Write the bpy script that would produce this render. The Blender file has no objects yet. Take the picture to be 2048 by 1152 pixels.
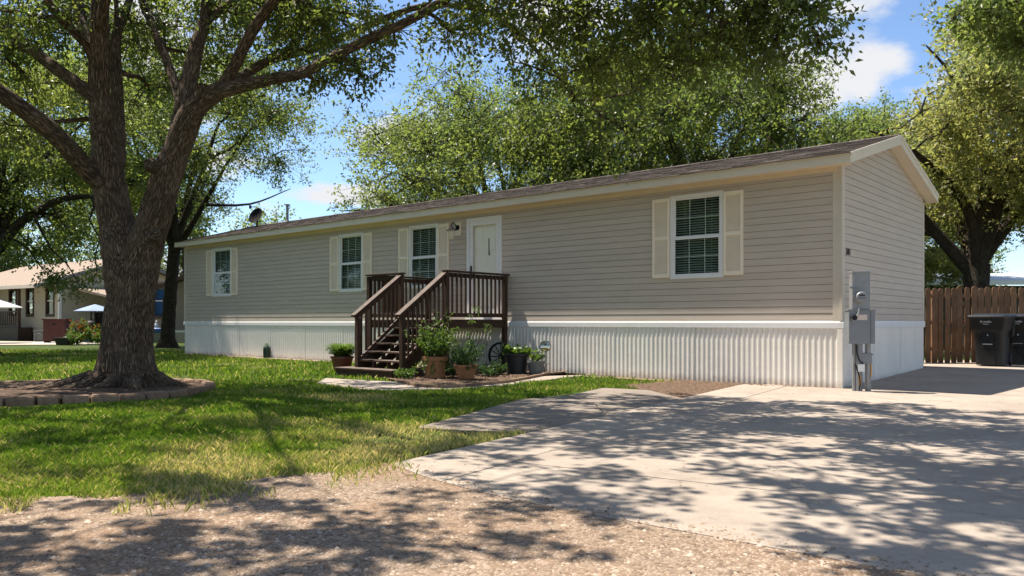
import bpy, math, random
import numpy as np
from mathutils import Vector, Matrix

R = math.radians
PI = math.pi
S = bpy.context.scene
COL = S.collection
random.seed(7)

# ------------------------------------------------------------------ camera
F = 1597.0          # focal length in photo pixels (2048 wide)
CAMZ = 1.05
cam = bpy.data.cameras.new('camera')
cam.sensor_width = 36.0
cam.lens = 36.0 * F / 2048.0
cam.shift_y = 68.0 / 2048.0
cam.clip_end = 2000.0
co = bpy.data.objects.new('camera', cam)
co.location = (0, 0, CAMZ)
co.rotation_euler = (R(90), 0, 0)
COL.objects.link(co)
S.camera = co

# ------------------------------------------------------------------ light
SUN_EL = R(63.5)
TRAV = R(-27.4)                       # horizontal travel direction of the light
LD = Vector((math.cos(TRAV) * math.cos(SUN_EL), math.sin(TRAV) * math.cos(SUN_EL), -math.sin(SUN_EL)))
sun = bpy.data.lights.new('sun', 'SUN')
sun.energy = 5.0
sun.angle = R(0.53)
sun.color = (1.0, 0.92, 0.80)
so = bpy.data.objects.new('sun', sun)
so.rotation_euler = LD.to_track_quat('-Z', 'Y').to_euler()
so.location = (-20, 10, 30)
COL.objects.link(so)

W = bpy.data.worlds.new('World')
S.world = W
W.use_nodes = True
nt = W.node_tree
for n in list(nt.nodes):
    nt.nodes.remove(n)


def nd(tree, t, **kw):
    n = tree.nodes.new(t)
    for k, v in kw.items():
        setattr(n, k, v)
    return n


def setin(tree, n, i, v):
    if hasattr(v, 'is_linked') or isinstance(v, bpy.types.NodeSocket):
        tree.links.new(v, n.inputs[i])
    else:
        n.inputs[i].default_value = v


def mth(tree, op, a, b=None, clamp=False):
    n = nd(tree, 'ShaderNodeMath', operation=op, use_clamp=clamp)
    setin(tree, n, 0, a)
    if b is not None:
        setin(tree, n, 1, b)
    return n.outputs[0]


def vmath(tree, op, a, b=None, out=0):
    n = nd(tree, 'ShaderNodeVectorMath', operation=op)
    setin(tree, n, 0, a)
    if b is not None:
        setin(tree, n, 1, b)
    return n.outputs[out]


sky = nd(nt, 'ShaderNodeTexSky', sky_type='NISHITA')
sky.sun_disc = False
sky.sun_elevation = SUN_EL
sky.sun_rotation = math.atan2(-LD.x, -LD.y)
sky.altitude = 100
sky.air_density = 0.9
sky.dust_density = 0.2
sky.ozone_density = 4.0
tc = nd(nt, 'ShaderNodeTexCoord')
dirv = vmath(nt, 'NORMALIZE', tc.outputs['Generated'])
sep = nd(nt, 'ShaderNodeSeparateXYZ')
nt.links.new(dirv, sep.inputs[0])
den = mth(nt, 'ADD', mth(nt, 'MAXIMUM', sep.outputs[2], 0.0), 0.25)
comb = nd(nt, 'ShaderNodeCombineXYZ')
setin(nt, comb, 0, mth(nt, 'DIVIDE', sep.outputs[0], den))
setin(nt, comb, 1, mth(nt, 'DIVIDE', sep.outputs[1], den))
comb.inputs[2].default_value = 4.11
noi = nd(nt, 'ShaderNodeTexNoise')
noi.inputs['Scale'].default_value = 3.2
noi.inputs['Detail'].default_value = 8
noi.inputs['Roughness'].default_value = 0.55
nt.links.new(comb.outputs[0], noi.inputs['Vector'])
tot = None
for (px, py, sx, sz) in ((1735, 5, .06, .035), (1760, 128, .035, .028), (1625, 185, .03, .02), (690, 388, .06, .016), (860, 415, .05, .012), (240, 40, .06, .04)):
    c = Vector(((px - 1024) / F, 1, (644 - py) / F)).normalized()
    d_ = vmath(nt, 'MULTIPLY', vmath(nt, 'SUBTRACT', dirv, tuple(c)), (1 / sx, 1 / sx, 1 / sz))
    g = mth(nt, 'POWER', 0.37, vmath(nt, 'DOT_PRODUCT', d_, d_, out=1))
    tot = g if tot is None else mth(nt, 'ADD', tot, g)
val = mth(nt, 'ADD', mth(nt, 'MULTIPLY', noi.outputs[0], 1.9), mth(nt, 'MULTIPLY', mth(nt, 'MINIMUM', tot, 1.0), 0.30))
mr = nd(nt, 'ShaderNodeMapRange', interpolation_type='SMOOTHSTEP')
nt.links.new(val, mr.inputs[0])
mr.inputs[1].default_value = 0.94
mr.inputs[2].default_value = 1.22
mixc = nd(nt, 'ShaderNodeMix', data_type='RGBA')
nt.links.new(mr.outputs[0], mixc.inputs[0])
nt.links.new(sky.outputs[0], mixc.inputs[6])
mixc.inputs[7].default_value = (4.2, 4.25, 4.4, 1)
bg = nd(nt, 'ShaderNodeBackground')
bg.inputs[1].default_value = 0.104
nt.links.new(mixc.outputs[2], bg.inputs[0])
wo = nd(nt, 'ShaderNodeOutputWorld')
nt.links.new(bg.outputs[0], wo.inputs[0])

S.view_settings.view_transform = 'Standard'
S.view_settings.look = 'None'
S.view_settings.exposure = 1.0
S.view_settings.gamma = 1.0
S.cycles.use_denoising = True
S.cycles.max_bounces = 8
S.cycles.transparent_max_bounces = 16
S.cycles.caustics_reflective = False
S.cycles.caustics_refractive = False
S.cycles.sample_clamp_indirect = 6.0


# ------------------------------------------------------------------ materials
def new_mat(name):
    m = bpy.data.materials.new(name)
    m.use_nodes = True
    t = m.node_tree
    b = t.nodes['Principled BSDF']
    return m, t, b


def noise(t, vec, scale, detail=5, rough=.6, dist=0.0):
    n = nd(t, 'ShaderNodeTexNoise')
    n.inputs['Scale'].default_value = scale
    n.inputs['Detail'].default_value = detail
    n.inputs['Roughness'].default_value = rough
    n.inputs['Distortion'].default_value = dist
    if vec is not None:
        t.links.new(vec, n.inputs['Vector'])
    return n.outputs[0]


def ramp(t, fac, stops):
    r = nd(t, 'ShaderNodeValToRGB')
    e = r.color_ramp.elements
    while len(e) < len(stops):
        e.new(0.5)
    for k, (p, c) in enumerate(stops):
        e[k].position = p
        e[k].color = (c[0], c[1], c[2], 1)
    t.links.new(fac, r.inputs[0])
    return r.outputs[0]


def maprange(t, v, a, b, c, d):
    n = nd(t, 'ShaderNodeMapRange')
    t.links.new(v, n.inputs[0])
    for k, x in enumerate((a, b, c, d)):
        n.inputs[k + 1].default_value = x
    return n.outputs[0]


def mixcol(t, fac, a, b, blend='MIX'):
    n = nd(t, 'ShaderNodeMix', data_type='RGBA', blend_type=blend)
    setin(t, n, 0, fac)
    for k, v in ((6, a), (7, b)):
        if isinstance(v, tuple):
            n.inputs[k].default_value = (*v[:3], 1)
        else:
            t.links.new(v, n.inputs[k])
    return n.outputs[2]


def bump(t, b, h, strength=.3, dist=.01):
    n = nd(t, 'ShaderNodeBump')
    n.inputs['Strength'].default_value = strength
    n.inputs['Distance'].default_value = dist
    t.links.new(h, n.inputs['Height'])
    t.links.new(n.outputs[0], b.inputs['Normal'])


def coords(t, kind='Object', scale=None):
    c = nd(t, 'ShaderNodeTexCoord').outputs[kind]
    if scale:
        m = nd(t, 'ShaderNodeMapping')
        m.inputs['Scale'].default_value = scale
        t.links.new(c, m.inputs['Vector'])
        c = m.outputs[0]
    return c


def basic(name, col, rough=.6, var=.18, scale=6, bmp=.15, bscale=60, spec=.35, stretch=None, metal=0.0, island=0.0):
    m, t, b = new_mat(name)
    v = coords(t, 'Object', stretch)
    n1 = noise(t, v, scale, 6, .65)
    lo = tuple(c * (1 - var) for c in col)
    hi = tuple(min(1, c * (1 + var)) for c in col)
    cc = ramp(t, n1, [(.3, lo), (.7, hi)])
    if island:
        oi = nd(t, 'ShaderNodeObjectInfo')
        k = maprange(t, oi.outputs['Random'], 0, 1, 1 - island, 1 + island)
        cb = nd(t, 'ShaderNodeCombineXYZ')
        for i in range(3):
            t.links.new(k, cb.inputs[i])
        cc = mixcol(t, 1.0, cc, cb.outputs[0], 'MULTIPLY')
    t.links.new(cc, b.inputs['Base Color'])
    b.inputs['Roughness'].default_value = rough
    b.inputs['Specular IOR Level'].default_value = spec
    b.inputs['Metallic'].default_value = metal
    if bmp:
        bump(t, b, noise(t, v, bscale, 4, .6), bmp, .004)
    return m


def leaf_mat(name, c_lo, c_hi, trans=(.16, .24, .03), tf=.53):
    m, t, b = new_mat(name)
    at = nd(t, 'ShaderNodeAttribute', attribute_name='tint')
    cc = ramp(t, at.outputs['Fac'], [(0, c_lo), (.75, c_hi), (1, (c_hi[0] * 1.9, c_hi[1] * 1.45, c_hi[2] * 1.1))])
    t.links.new(cc, b.inputs['Base Color'])
    b.inputs['Roughness'].default_value = .42
    b.inputs['Specular IOR Level'].default_value = .4
    tr = nd(t, 'ShaderNodeBsdfTranslucent')
    t2 = mixcol(t, at.outputs['Fac'], (trans[0] * .6, trans[1] * .75, trans[2]), (trans[0] * 1.3, trans[1] * 1.15, trans[2]))
    t.links.new(t2, tr.inputs[0])
    mx = nd(t, 'ShaderNodeMixShader')
    mx.inputs[0].default_value = tf
    t.links.new(b.outputs[0], mx.inputs[1])
    t.links.new(tr.outputs[0], mx.inputs[2])
    t.links.new(mx.outputs[0], t.nodes['Material Output'].inputs[0])
    return m


def bark_mat(name, dark, light):
    m, t, b = new_mat(name)
    at = nd(t, 'ShaderNodeAttribute', attribute_name='bk')
    mp = nd(t, 'ShaderNodeMapping')
    mp.inputs['Scale'].default_value = (1, 1, .11)
    t.links.new(at.outputs['Vector'], mp.inputs['Vector'])
    n1 = noise(t, mp.outputs[0], 9, 4, .6)
    wob = vmath(t, 'ADD', mp.outputs[0], vmath(t, 'MULTIPLY', nd(t, 'ShaderNodeTexNoise').outputs[1], (.0, .0, .0)))
    vo = nd(t, 'ShaderNodeTexVoronoi', feature='DISTANCE_TO_EDGE')
    vo.inputs['Scale'].default_value = 55
    vo.inputs['Randomness'].default_value = 1
    dn = nd(t, 'ShaderNodeTexNoise')
    dn.inputs['Scale'].default_value = 14
    dn.inputs['Detail'].default_value = 4
    t.links.new(mp.outputs[0], dn.inputs['Vector'])
    dv = vmath(t, 'ADD', mp.outputs[0], vmath(t, 'MULTIPLY', vmath(t, 'SUBTRACT', dn.outputs[1], (.5, .5, .5)), (.07, .07, .07)))
    t.links.new(dv, vo.inputs['Vector'])
    plate = maprange(t, vo.outputs[0], 0.0, .22, 0, 1)
    fine = noise(t, at.outputs['Vector'], 60, 5, .7)
    big = noise(t, at.outputs['Vector'], 2.5, 3, .6)
    k = mth(t, 'ADD', mth(t, 'MULTIPLY', plate, .55), mth(t, 'MULTIPLY', fine, .45))
    c1 = ramp(t, k, [(.15, dark), (.85, light)])
    c2 = mixcol(t, maprange(t, big, .45, .7, 0, .45), c1, tuple(x * 1.25 + .012 for x in (light[0], light[1] * 1.02, light[2])))
    t.links.new(c2, b.inputs['Base Color'])
    b.inputs['Roughness'].default_value = .9
    b.inputs['Specular IOR Level'].default_value = .15
    bump(t, b, mth(t, 'ADD', plate, mth(t, 'MULTIPLY', fine, .4)), 1.0, .045)
    return m


MT = {}
MT['siding'] = basic('siding', (.545, .468, .395), .62, .07, 1.6, .06, 90, .3, (1, 1, 6), island=.025)
MT['lapshade'] = basic('lap_shade_backing', (.085, .066, .052), .9, .1, 3, 0)  # dark wall backing paints the shadow and grime lines between siding laps
MT['trim'] = basic('trim_cream', (.74, .66, .54), .55, .05, 3, .04, 60, .35)
MT['soffit'] = basic('soffit_cream', (.72, .60, .44), .6, .05, 3, .04, 60, .3)
MT['shutter'] = basic('shutter_cream', (.90, .79, .64), .55, .04, 4, .04, 80, .3)
MT['white'] = basic('white_vinyl', (.80, .79, .78), .45, .03, 4, .02, 60, .4)
MT['skirt'] = basic('white_skirting', (.88, .83, .76), .5, .04, 3, .03, 40, .4, (1, 1, .3))
def skirt_mat():
    m, t, b = new_mat('white_skirting')
    v = coords(t, 'Object')
    sp = nd(t, 'ShaderNodeSeparateXYZ')
    t.links.new(v, sp.inputs[0])
    base_ = ramp(t, noise(t, v, 2.5, 5, .6), [(.3, (.80, .755, .69)), (.7, (.87, .83, .77))])
    splash = mth(t, 'ADD', mth(t, 'MULTIPLY', sp.outputs[2], -5.5), mth(t, 'MULTIPLY', noise(t, v, 7, 6, .75), 1.5), False)
    k = maprange(t, splash, .0, .75, 0, .6)
    streak = maprange(t, noise(t, vmath(t, 'MULTIPLY', v, (9, 9, .5)), 2, 5, .7), .58, .8, 0, .22)
    oi = nd(t, 'ShaderNodeObjectInfo')
    cc = mixcol(t, k, base_, (.36, .27, .19))
    cc = mixcol(t, streak, cc, (.42, .39, .34))
    g_ = maprange(t, oi.outputs['Random'], 0, 1, .95, 1.03)
    cb = nd(t, 'ShaderNodeCombineXYZ')
    for i in range(3):
        t.links.new(g_, cb.inputs[i])
    t.links.new(mixcol(t, 1.0, cc, cb.outputs[0], 'MULTIPLY'), b.inputs['Base Color'])
    b.inputs['Roughness'].default_value = .5
    bump(t, b, noise(t, v, 6, 3), .25, .01)
    return m


MT['skirt'] = skirt_mat()
MT['doorcream'] = basic('door_cream', (.90, .88, .78), .5, .03, 3, .02, 50, .35)
MT['black'] = basic('black_metal', (.016, .016, .018), .62, .2, 8, .05, 80, .25)
MT['darkint'] = basic('interior', (.05, .05, .05), .9, .1, 2, 0)
MT['blind'] = basic('blind_slats', (.46, .48, .43), .6, .05, 3, 0)
MT['wood'] = None
MT['galv'] = basic('galvanised_steel', (.27, .275, .28), .5, .12, 7, .04, 60, .4, metal=.3)
MT['greypaint'] = basic('grey_painted_steel', (.20, .215, .23), .5, .09, 5, .05, 50, .4, metal=.2)
MT['terracotta'] = basic('terracotta', (.36, .175, .085), .8, .22, 7, .15, 40, .25)
MT['redpot'] = basic('red_glazed', (.15, .04, .028), .4, .2, 5, .05, 40, .45)
MT['blackpot'] = basic('black_plastic', (.022, .023, .025), .5, .15, 6, .05, 40, .4)
MT['greypot'] = basic('grey_pot', (.16, .17, .165), .7, .2, 9, .1, 40, .3)
MT['bin'] = basic('bin_plastic', (.011, .012, .0135), .5, .18, 4, .08, 120, .3)
MT['binlid'] = basic('bin_lid_plastic', (.014, .020, .032), .45, .15, 4, .06, 120, .5)
MT['stone'] = basic('edging_stone', (.23, .155, .105), .9, .3, 9, .6, 30, .2, island=.2)
MT['paver'] = basic('paver', (.42, .32, .25), .9, .22, 9, .4, 40, .2, island=.15)
MT['mulch'] = basic('mulch', (.085, .058, .042), .95, .5, 22, .8, 50, .1)
MT['soil'] = basic('soil', (.20, .15, .11), .95, .35, 10, .7, 60, .1)
MT['darksoil'] = basic('dark_soil', (.085, .062, .046), .95, .4, 12, .8, 50, .1)
MT['blackmatte'] = basic('matte_black', (.022, .021, .021), .9, .2, 8, .05, 80, .08)
MT['cornertrim'] = basic('corner_trim', (.62, .545, .455), .6, .04, 3, .03, 60, .3)
MT['chips'] = basic('bark_chips', (.13, .085, .058), .9, .5, 14, .2, 50, .15)
MT['brownpaint'] = basic('brown_paint', (.075, .045, .032), .6, .15, 5, .05, 40, .3)
MT['maroon'] = basic('maroon_paint', (.085, .028, .026), .55, .15, 4, .05, 40, .35)
MT['nroof'] = basic('tan_shingles', (.29, .225, .175), .9, .16, 14, .4, 30, .2)
MT['concrete_far'] = basic('concrete_pale', (.46, .41, .35), .85, .12, 2, .2, 40, .2)
MT['umbrella'] = basic('umbrella_cloth', (.52, .53, .55), .8, .05, 3, .05, 40, .2)
MT['umbrellablue'] = basic('umbrella_cloth_blue', (.25, .32, .45), .8, .06, 3, .05, 40, .2)
MT['blue'] = basic('blue_plastic', (.02, .09, .32), .45, .1, 5, 0)
MT['bluecurtain'] = basic('blue_curtain', (.05, .14, .42), .7, .1, 5, 0)
MT['red'] = basic('red_plastic', (.5, .03, .03), .5, .1, 5, 0)
MT['paper'] = basic('paper_label', (.62, .52, .47), .7, .1, 60, 0)
MT['yellow'] = basic('yellow_tape', (.55, .27, .02), .6, .1, 10, 0)
MT['bluemetal'] = basic('blue_roof_sheet', (.46, .50, .52), .6, .05, 2, 0, spec=.3)
MT['darkgreen'] = basic('dark_green', (.02, .045, .03), .7, .1, 5, 0)
MT['lampglass'] = basic('lamp_glass', (.62, .57, .46), .25, .08, 14, .1, 40, .6)
MT['white_mark'] = basic('white_print', (.72, .74, .74), .6, .03, 5, 0)
MT['darkprint'] = basic('dark_print', (.03, .02, .02), .6, .03, 5, 0)
MT['flower'] = basic('orange_petals', (.60, .17, .03), .6, .35, 3, 0)
MT['chrome'] = basic('polished_metal', (.5, .45, .36), .12, .2, 20, 0, metal=1.0)
MT['leafA'] = leaf_mat('leaf_olive', (.048, .068, .021), (.118, .145, .042), (.26, .33, .055))
MT['leafB'] = leaf_mat('leaf_green', (.054, .078, .025), (.134, .166, .052), (.29, .37, .068))
MT['leafC'] = leaf_mat('leaf_pale', (.115, .122, .05), (.27, .27, .105), (.44, .46, .11))
MT['plant'] = leaf_mat('plant_leaf', (.03, .065, .018), (.09, .16, .03), (.18, .30, .03), .4)
MT['plantdark'] = leaf_mat('plant_leaf_dark', (.018, .042, .018), (.05, .10, .028), (.10, .20, .03), .35)
MT['grassblade'] = leaf_mat('grass_blade', (.040, .105, .012), (.11, .185, .024), (.19, .33, .022), .42)
MT['bark'] = bark_mat('bark_brown', (.052, .037, .027), (.265, .19, .135))
MT['barkfar'] = bark_mat('bark_grey', (.035, .028, .022), (.12, .095, .075))


def wood_mat(name, dark, light, grey, gamt):
    m, t, b = new_mat(name)
    v = coords(t, 'Object')
    oi = nd(t, 'ShaderNodeObjectInfo')
    off = nd(t, 'ShaderNodeCombineXYZ')
    for i in range(3):
        t.links.new(mth(t, 'MULTIPLY', oi.outputs['Random'], 37.0 + i * 11), off.inputs[i])
    vv = vmath(t, 'ADD', v, off.outputs[0])
    n1 = noise(t, vv, 6, 6, .7, .4)
    n2 = noise(t, vmath(t, 'MULTIPLY', vv, (30, 30, 2.5)), 1.5, 5, .7)
    c1 = ramp(t, mth(t, 'ADD', mth(t, 'MULTIPLY', n1, .5), mth(t, 'MULTIPLY', n2, .5)), [(.32, dark), (.68, light)])
    k = maprange(t, oi.outputs['Random'], 0, 1, .82, 1.2)
    cb = nd(t, 'ShaderNodeCombineXYZ')
    for i in range(3):
        t.links.new(k, cb.inputs[i])
    c1 = mixcol(t, 1.0, c1, cb.outputs[0], 'MULTIPLY')
    geo = nd(t, 'ShaderNodeNewGeometry')
    sp = nd(t, 'ShaderNodeSeparateXYZ')
    t.links.new(geo.outputs['True Normal'], sp.inputs[0])
    up = maprange(t, sp.outputs[2], .4, .9, 0, gamt)          # weathered faces that the rain reaches
    c2 = mixcol(t, mth(t, 'MULTIPLY', up, maprange(t, n1, .3, .6, .5, 1)), c1, grey)
    t.links.new(c2, b.inputs['Base Color'])
    b.inputs['Roughness'].default_value = .75
    b.inputs['Specular IOR Level'].default_value = .25
    bump(t, b, n2, .3, .004)
    return m


MT['wood'] = wood_mat('deck_wood', (.032, .018, .012), (.085, .048, .031), (.19, .15, .125), .8)
MT['fencewood'] = wood_mat('fence_wood', (.115, .06, .03), (.28, .158, .088), (.2, .15, .1), .2)


def glass_mat(name='window_glass', tint=(.86, .91, .885), ior=1.5, extra=.0):
    m, t, b = new_mat(name)
    t.nodes.remove(b)
    tr = nd(t, 'ShaderNodeBsdfTransparent')
    tr.inputs[0].default_value = (*tint, 1)
    gl = nd(t, 'ShaderNodeBsdfGlossy')
    gl.inputs['Roughness'].default_value = .015
    gl.inputs[0].default_value = (.9, .95, .95, 1)
    bp = nd(t, 'ShaderNodeBump')
    bp.inputs['Strength'].default_value = .02
    bp.inputs['Distance'].default_value = .01
    t.links.new(noise(t, coords(t), 2.5, 2), bp.inputs['Height'])
    t.links.new(bp.outputs[0], gl.inputs['Normal'])
    fr = nd(t, 'ShaderNodeFresnel')
    fr.inputs[0].default_value = ior
    mx = nd(t, 'ShaderNodeMixShader')
    gb = nd(t, 'ShaderNodeNewGeometry')
    t.links.new(mth(t, 'MULTIPLY', mth(t, 'ADD', fr.outputs[0], extra, True), mth(t, 'SUBTRACT', 1.0, gb.outputs['Backfacing'])), mx.inputs[0])
    t.links.new(tr.outputs[0], mx.inputs[1])
    t.links.new(gl.outputs[0], mx.inputs[2])
    t.links.new(mx.outputs[0], t.nodes['Material Output'].inputs[0])
    return m


MT['glass'] = glass_mat()
MT['clearglass'] = glass_mat('clear_glass', (.99, .99, .985), 1.25, .0)


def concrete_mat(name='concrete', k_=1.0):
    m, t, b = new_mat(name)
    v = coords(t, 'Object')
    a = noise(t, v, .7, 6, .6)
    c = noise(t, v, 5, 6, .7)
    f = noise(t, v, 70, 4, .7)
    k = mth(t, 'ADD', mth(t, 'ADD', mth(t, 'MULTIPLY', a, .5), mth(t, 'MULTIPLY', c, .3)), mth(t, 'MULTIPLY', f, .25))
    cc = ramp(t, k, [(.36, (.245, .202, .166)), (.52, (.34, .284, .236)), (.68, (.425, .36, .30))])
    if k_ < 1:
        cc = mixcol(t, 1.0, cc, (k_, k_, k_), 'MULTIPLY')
    stain = maprange(t, noise(t, v, 1.7, 5, .7, .6), .56, .72, 0, .4)
    cc = mixcol(t, stain, cc, (.17, .135, .105))
    vo = nd(t, 'ShaderNodeTexVoronoi', feature='F1')
    vo.inputs['Scale'].default_value = 16
    t.links.new(v, vo.inputs['Vector'])
    spots = maprange(t, vo.outputs[0], .06, .13, .55, 0)
    cc = mixcol(t, mth(t, 'MULTIPLY', spots, maprange(t, noise(t, v, 2.3), .5, .62, 0, 1)), cc, (.10, .085, .07))
    # hairline cracks
    vc = nd(t, 'ShaderNodeTexVoronoi', feature='DISTANCE_TO_EDGE')
    vc.inputs['Scale'].default_value = .38
    dn = nd(t, 'ShaderNodeTexNoise')
    dn.inputs['Scale'].default_value = 2.2
    dn.inputs['Detail'].default_value = 6
    t.links.new(v, dn.inputs['Vector'])
    t.links.new(vmath(t, 'ADD', v, vmath(t, 'MULTIPLY', dn.outputs[1], (.5, .5, .5))), vc.inputs['Vector'])
    crack = maprange(t, vc.outputs[0], .001, .0045, .45, 0)
    cc = mixcol(t, mth(t, 'MULTIPLY', crack, maprange(t, a, .45, .55, 0, 1)), cc, (.09, .075, .06))
    t.links.new(cc, b.inputs['Base Color'])
    b.inputs['Roughness'].default_value = .88
    b.inputs['Specular IOR Level'].default_value = .2
    bump(t, b, mth(t, 'ADD', mth(t, 'MULTIPLY', c, .6), f), .35, .006)
    return m


MT['concrete'] = concrete_mat()
MT['oldshadeconcrete'] = concrete_mat('old_shaded_concrete', .68)  # aged pad concrete, with the shade over it mixed into the colour


def gravel_mat():
    m, t, b = new_mat('gravel')
    v = coords(t, 'Object')
    vo = nd(t, 'ShaderNodeTexVoronoi', feature='F1')
    vo.inputs['Scale'].default_value = 48
    t.links.new(v, vo.inputs['Vector'])
    a = noise(t, v, .9, 5, .6)
    f = noise(t, v, 120, 4, .7)
    c1 = ramp(t, vo.outputs['Color'], [(.1, (.16, .112, .079)), (.5, (.285, .212, .155)), (.9, (.39, .305, .233))])
    c2 = mixcol(t, maprange(t, a, .4, .65, 0, .6), c1, (.28, .17, .10))
    c2 = mixcol(t, maprange(t, f, .3, .7, .35, 0), c2, (.12, .088, .065))
    t.links.new(c2, b.inputs['Base Color'])
    b.inputs['Roughness'].default_value = .95
    b.inputs['Specular IOR Level'].default_value = .15
    bump(t, b, mth(t, 'ADD', mth(t, 'SUBTRACT', 1.0, vo.outputs[0]), mth(t, 'MULTIPLY', f, .5)), .8, .012)
    return m


MT['gravel'] = gravel_mat()


def pebble_mat():
    m, t, b = new_mat('pebbles')
    at = nd(t, 'ShaderNodeAttribute', attribute_name='tint')
    cc = ramp(t, at.outputs['Fac'], [(0, (.08, .057, .042)), (.35, (.22, .162, .116)), (.7, (.34, .258, .192)), (1, (.44, .365, .295))])
    t.links.new(cc, b.inputs['Base Color'])
    b.inputs['Roughness'].default_value = .9
    b.inputs['Specular IOR Level'].default_value = .2
    return m


MT['pebble'] = pebble_mat()


def lawn_mat():
    m, t, b = new_mat('lawn_soil')
    v = coords(t, 'Object')
    a = noise(t, v, 1.2, 6, .65)
    f = noise(t, v, 35, 5, .7)
    c = ramp(t, mth(t, 'ADD', mth(t, 'MULTIPLY', a, .55), mth(t, 'MULTIPLY', f, .45)),
             [(.35, (.030, .06, .012)), (.52, (.06, .09, .022)), (.66, (.15, .115, .06)), (.8, (.20, .145, .09))])
    t.links.new(c, b.inputs['Base Color'])
    b.inputs['Roughness'].default_value = .95
    b.inputs['Specular IOR Level'].default_value = .1
    bump(t, b, f, .8, .03)
    return m


MT['lawn'] = lawn_mat()


def shingle_mat():
    m, t, b = new_mat('roof_shingles')
    v = coords(t, 'Object')
    geo = nd(t, 'ShaderNodeNewGeometry')
    f = noise(t, v, 120, 3, .7)
    c = ramp(t, geo.outputs['Random Per Island'], [(0, (.036, .030, .027)), (.4, (.066, .055, .048)), (.8, (.105, .087, .076)), (1, (.15, .125, .11))])
    c = mixcol(t, maprange(t, f, .3, .7, .4, 0), c, (.05, .035, .03))
    t.links.new(c, b.inputs['Base Color'])
    b.inputs['Roughness'].default_value = .92
    b.inputs['Specular IOR Level'].default_value = .15
    bump(t, b, f, .5, .006)
    return m


MT['shingle'] = shingle_mat()


def nwall_mat(name, col, pitch):
    m, t, b = new_mat(name)
    v = coords(t, 'Object')
    sp = nd(t, 'ShaderNodeSeparateXYZ')
    t.links.new(v, sp.inputs[0])
    fr = mth(t, 'FRACT', mth(t, 'DIVIDE', sp.outputs[2], pitch))
    n1 = noise(t, v, 2, 4)
    t.links.new(ramp(t, n1, [(.3, tuple(x * .92 for x in col)), (.7, tuple(x * 1.06 for x in col))]), b.inputs['Base Color'])
    b.inputs['Roughness'].default_value = .7
    bump(t, b, mth(t, 'SUBTRACT', 1.0, fr), .8, .02)
    return m


MT['nwall'] = nwall_mat('cream_lap_wall', (.50, .45, .36), .18)
MT['nwall2'] = nwall_mat('taupe_wall', (.22, .185, .155), .2)


# ------------------------------------------------------------------ mesh helpers
def link(o, parent=None):
    COL.objects.link(o)
    if parent is not None:
        o.parent = parent
    return o


def empty(name, loc=(0, 0, 0), rz=0.0):
    o = bpy.data.objects.new(name, None)
    o.empty_display_size = .2
    o.location = loc
    o.rotation_euler = (0, 0, rz)
    return link(o)


def tag(o, label=None, cat=None, group=None, kind=None):
    if label:
        o['label'] = label
    if cat:
        o['category'] = cat
    if group:
        o['group'] = group
    if kind:
        o['kind'] = kind
    return o


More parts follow.
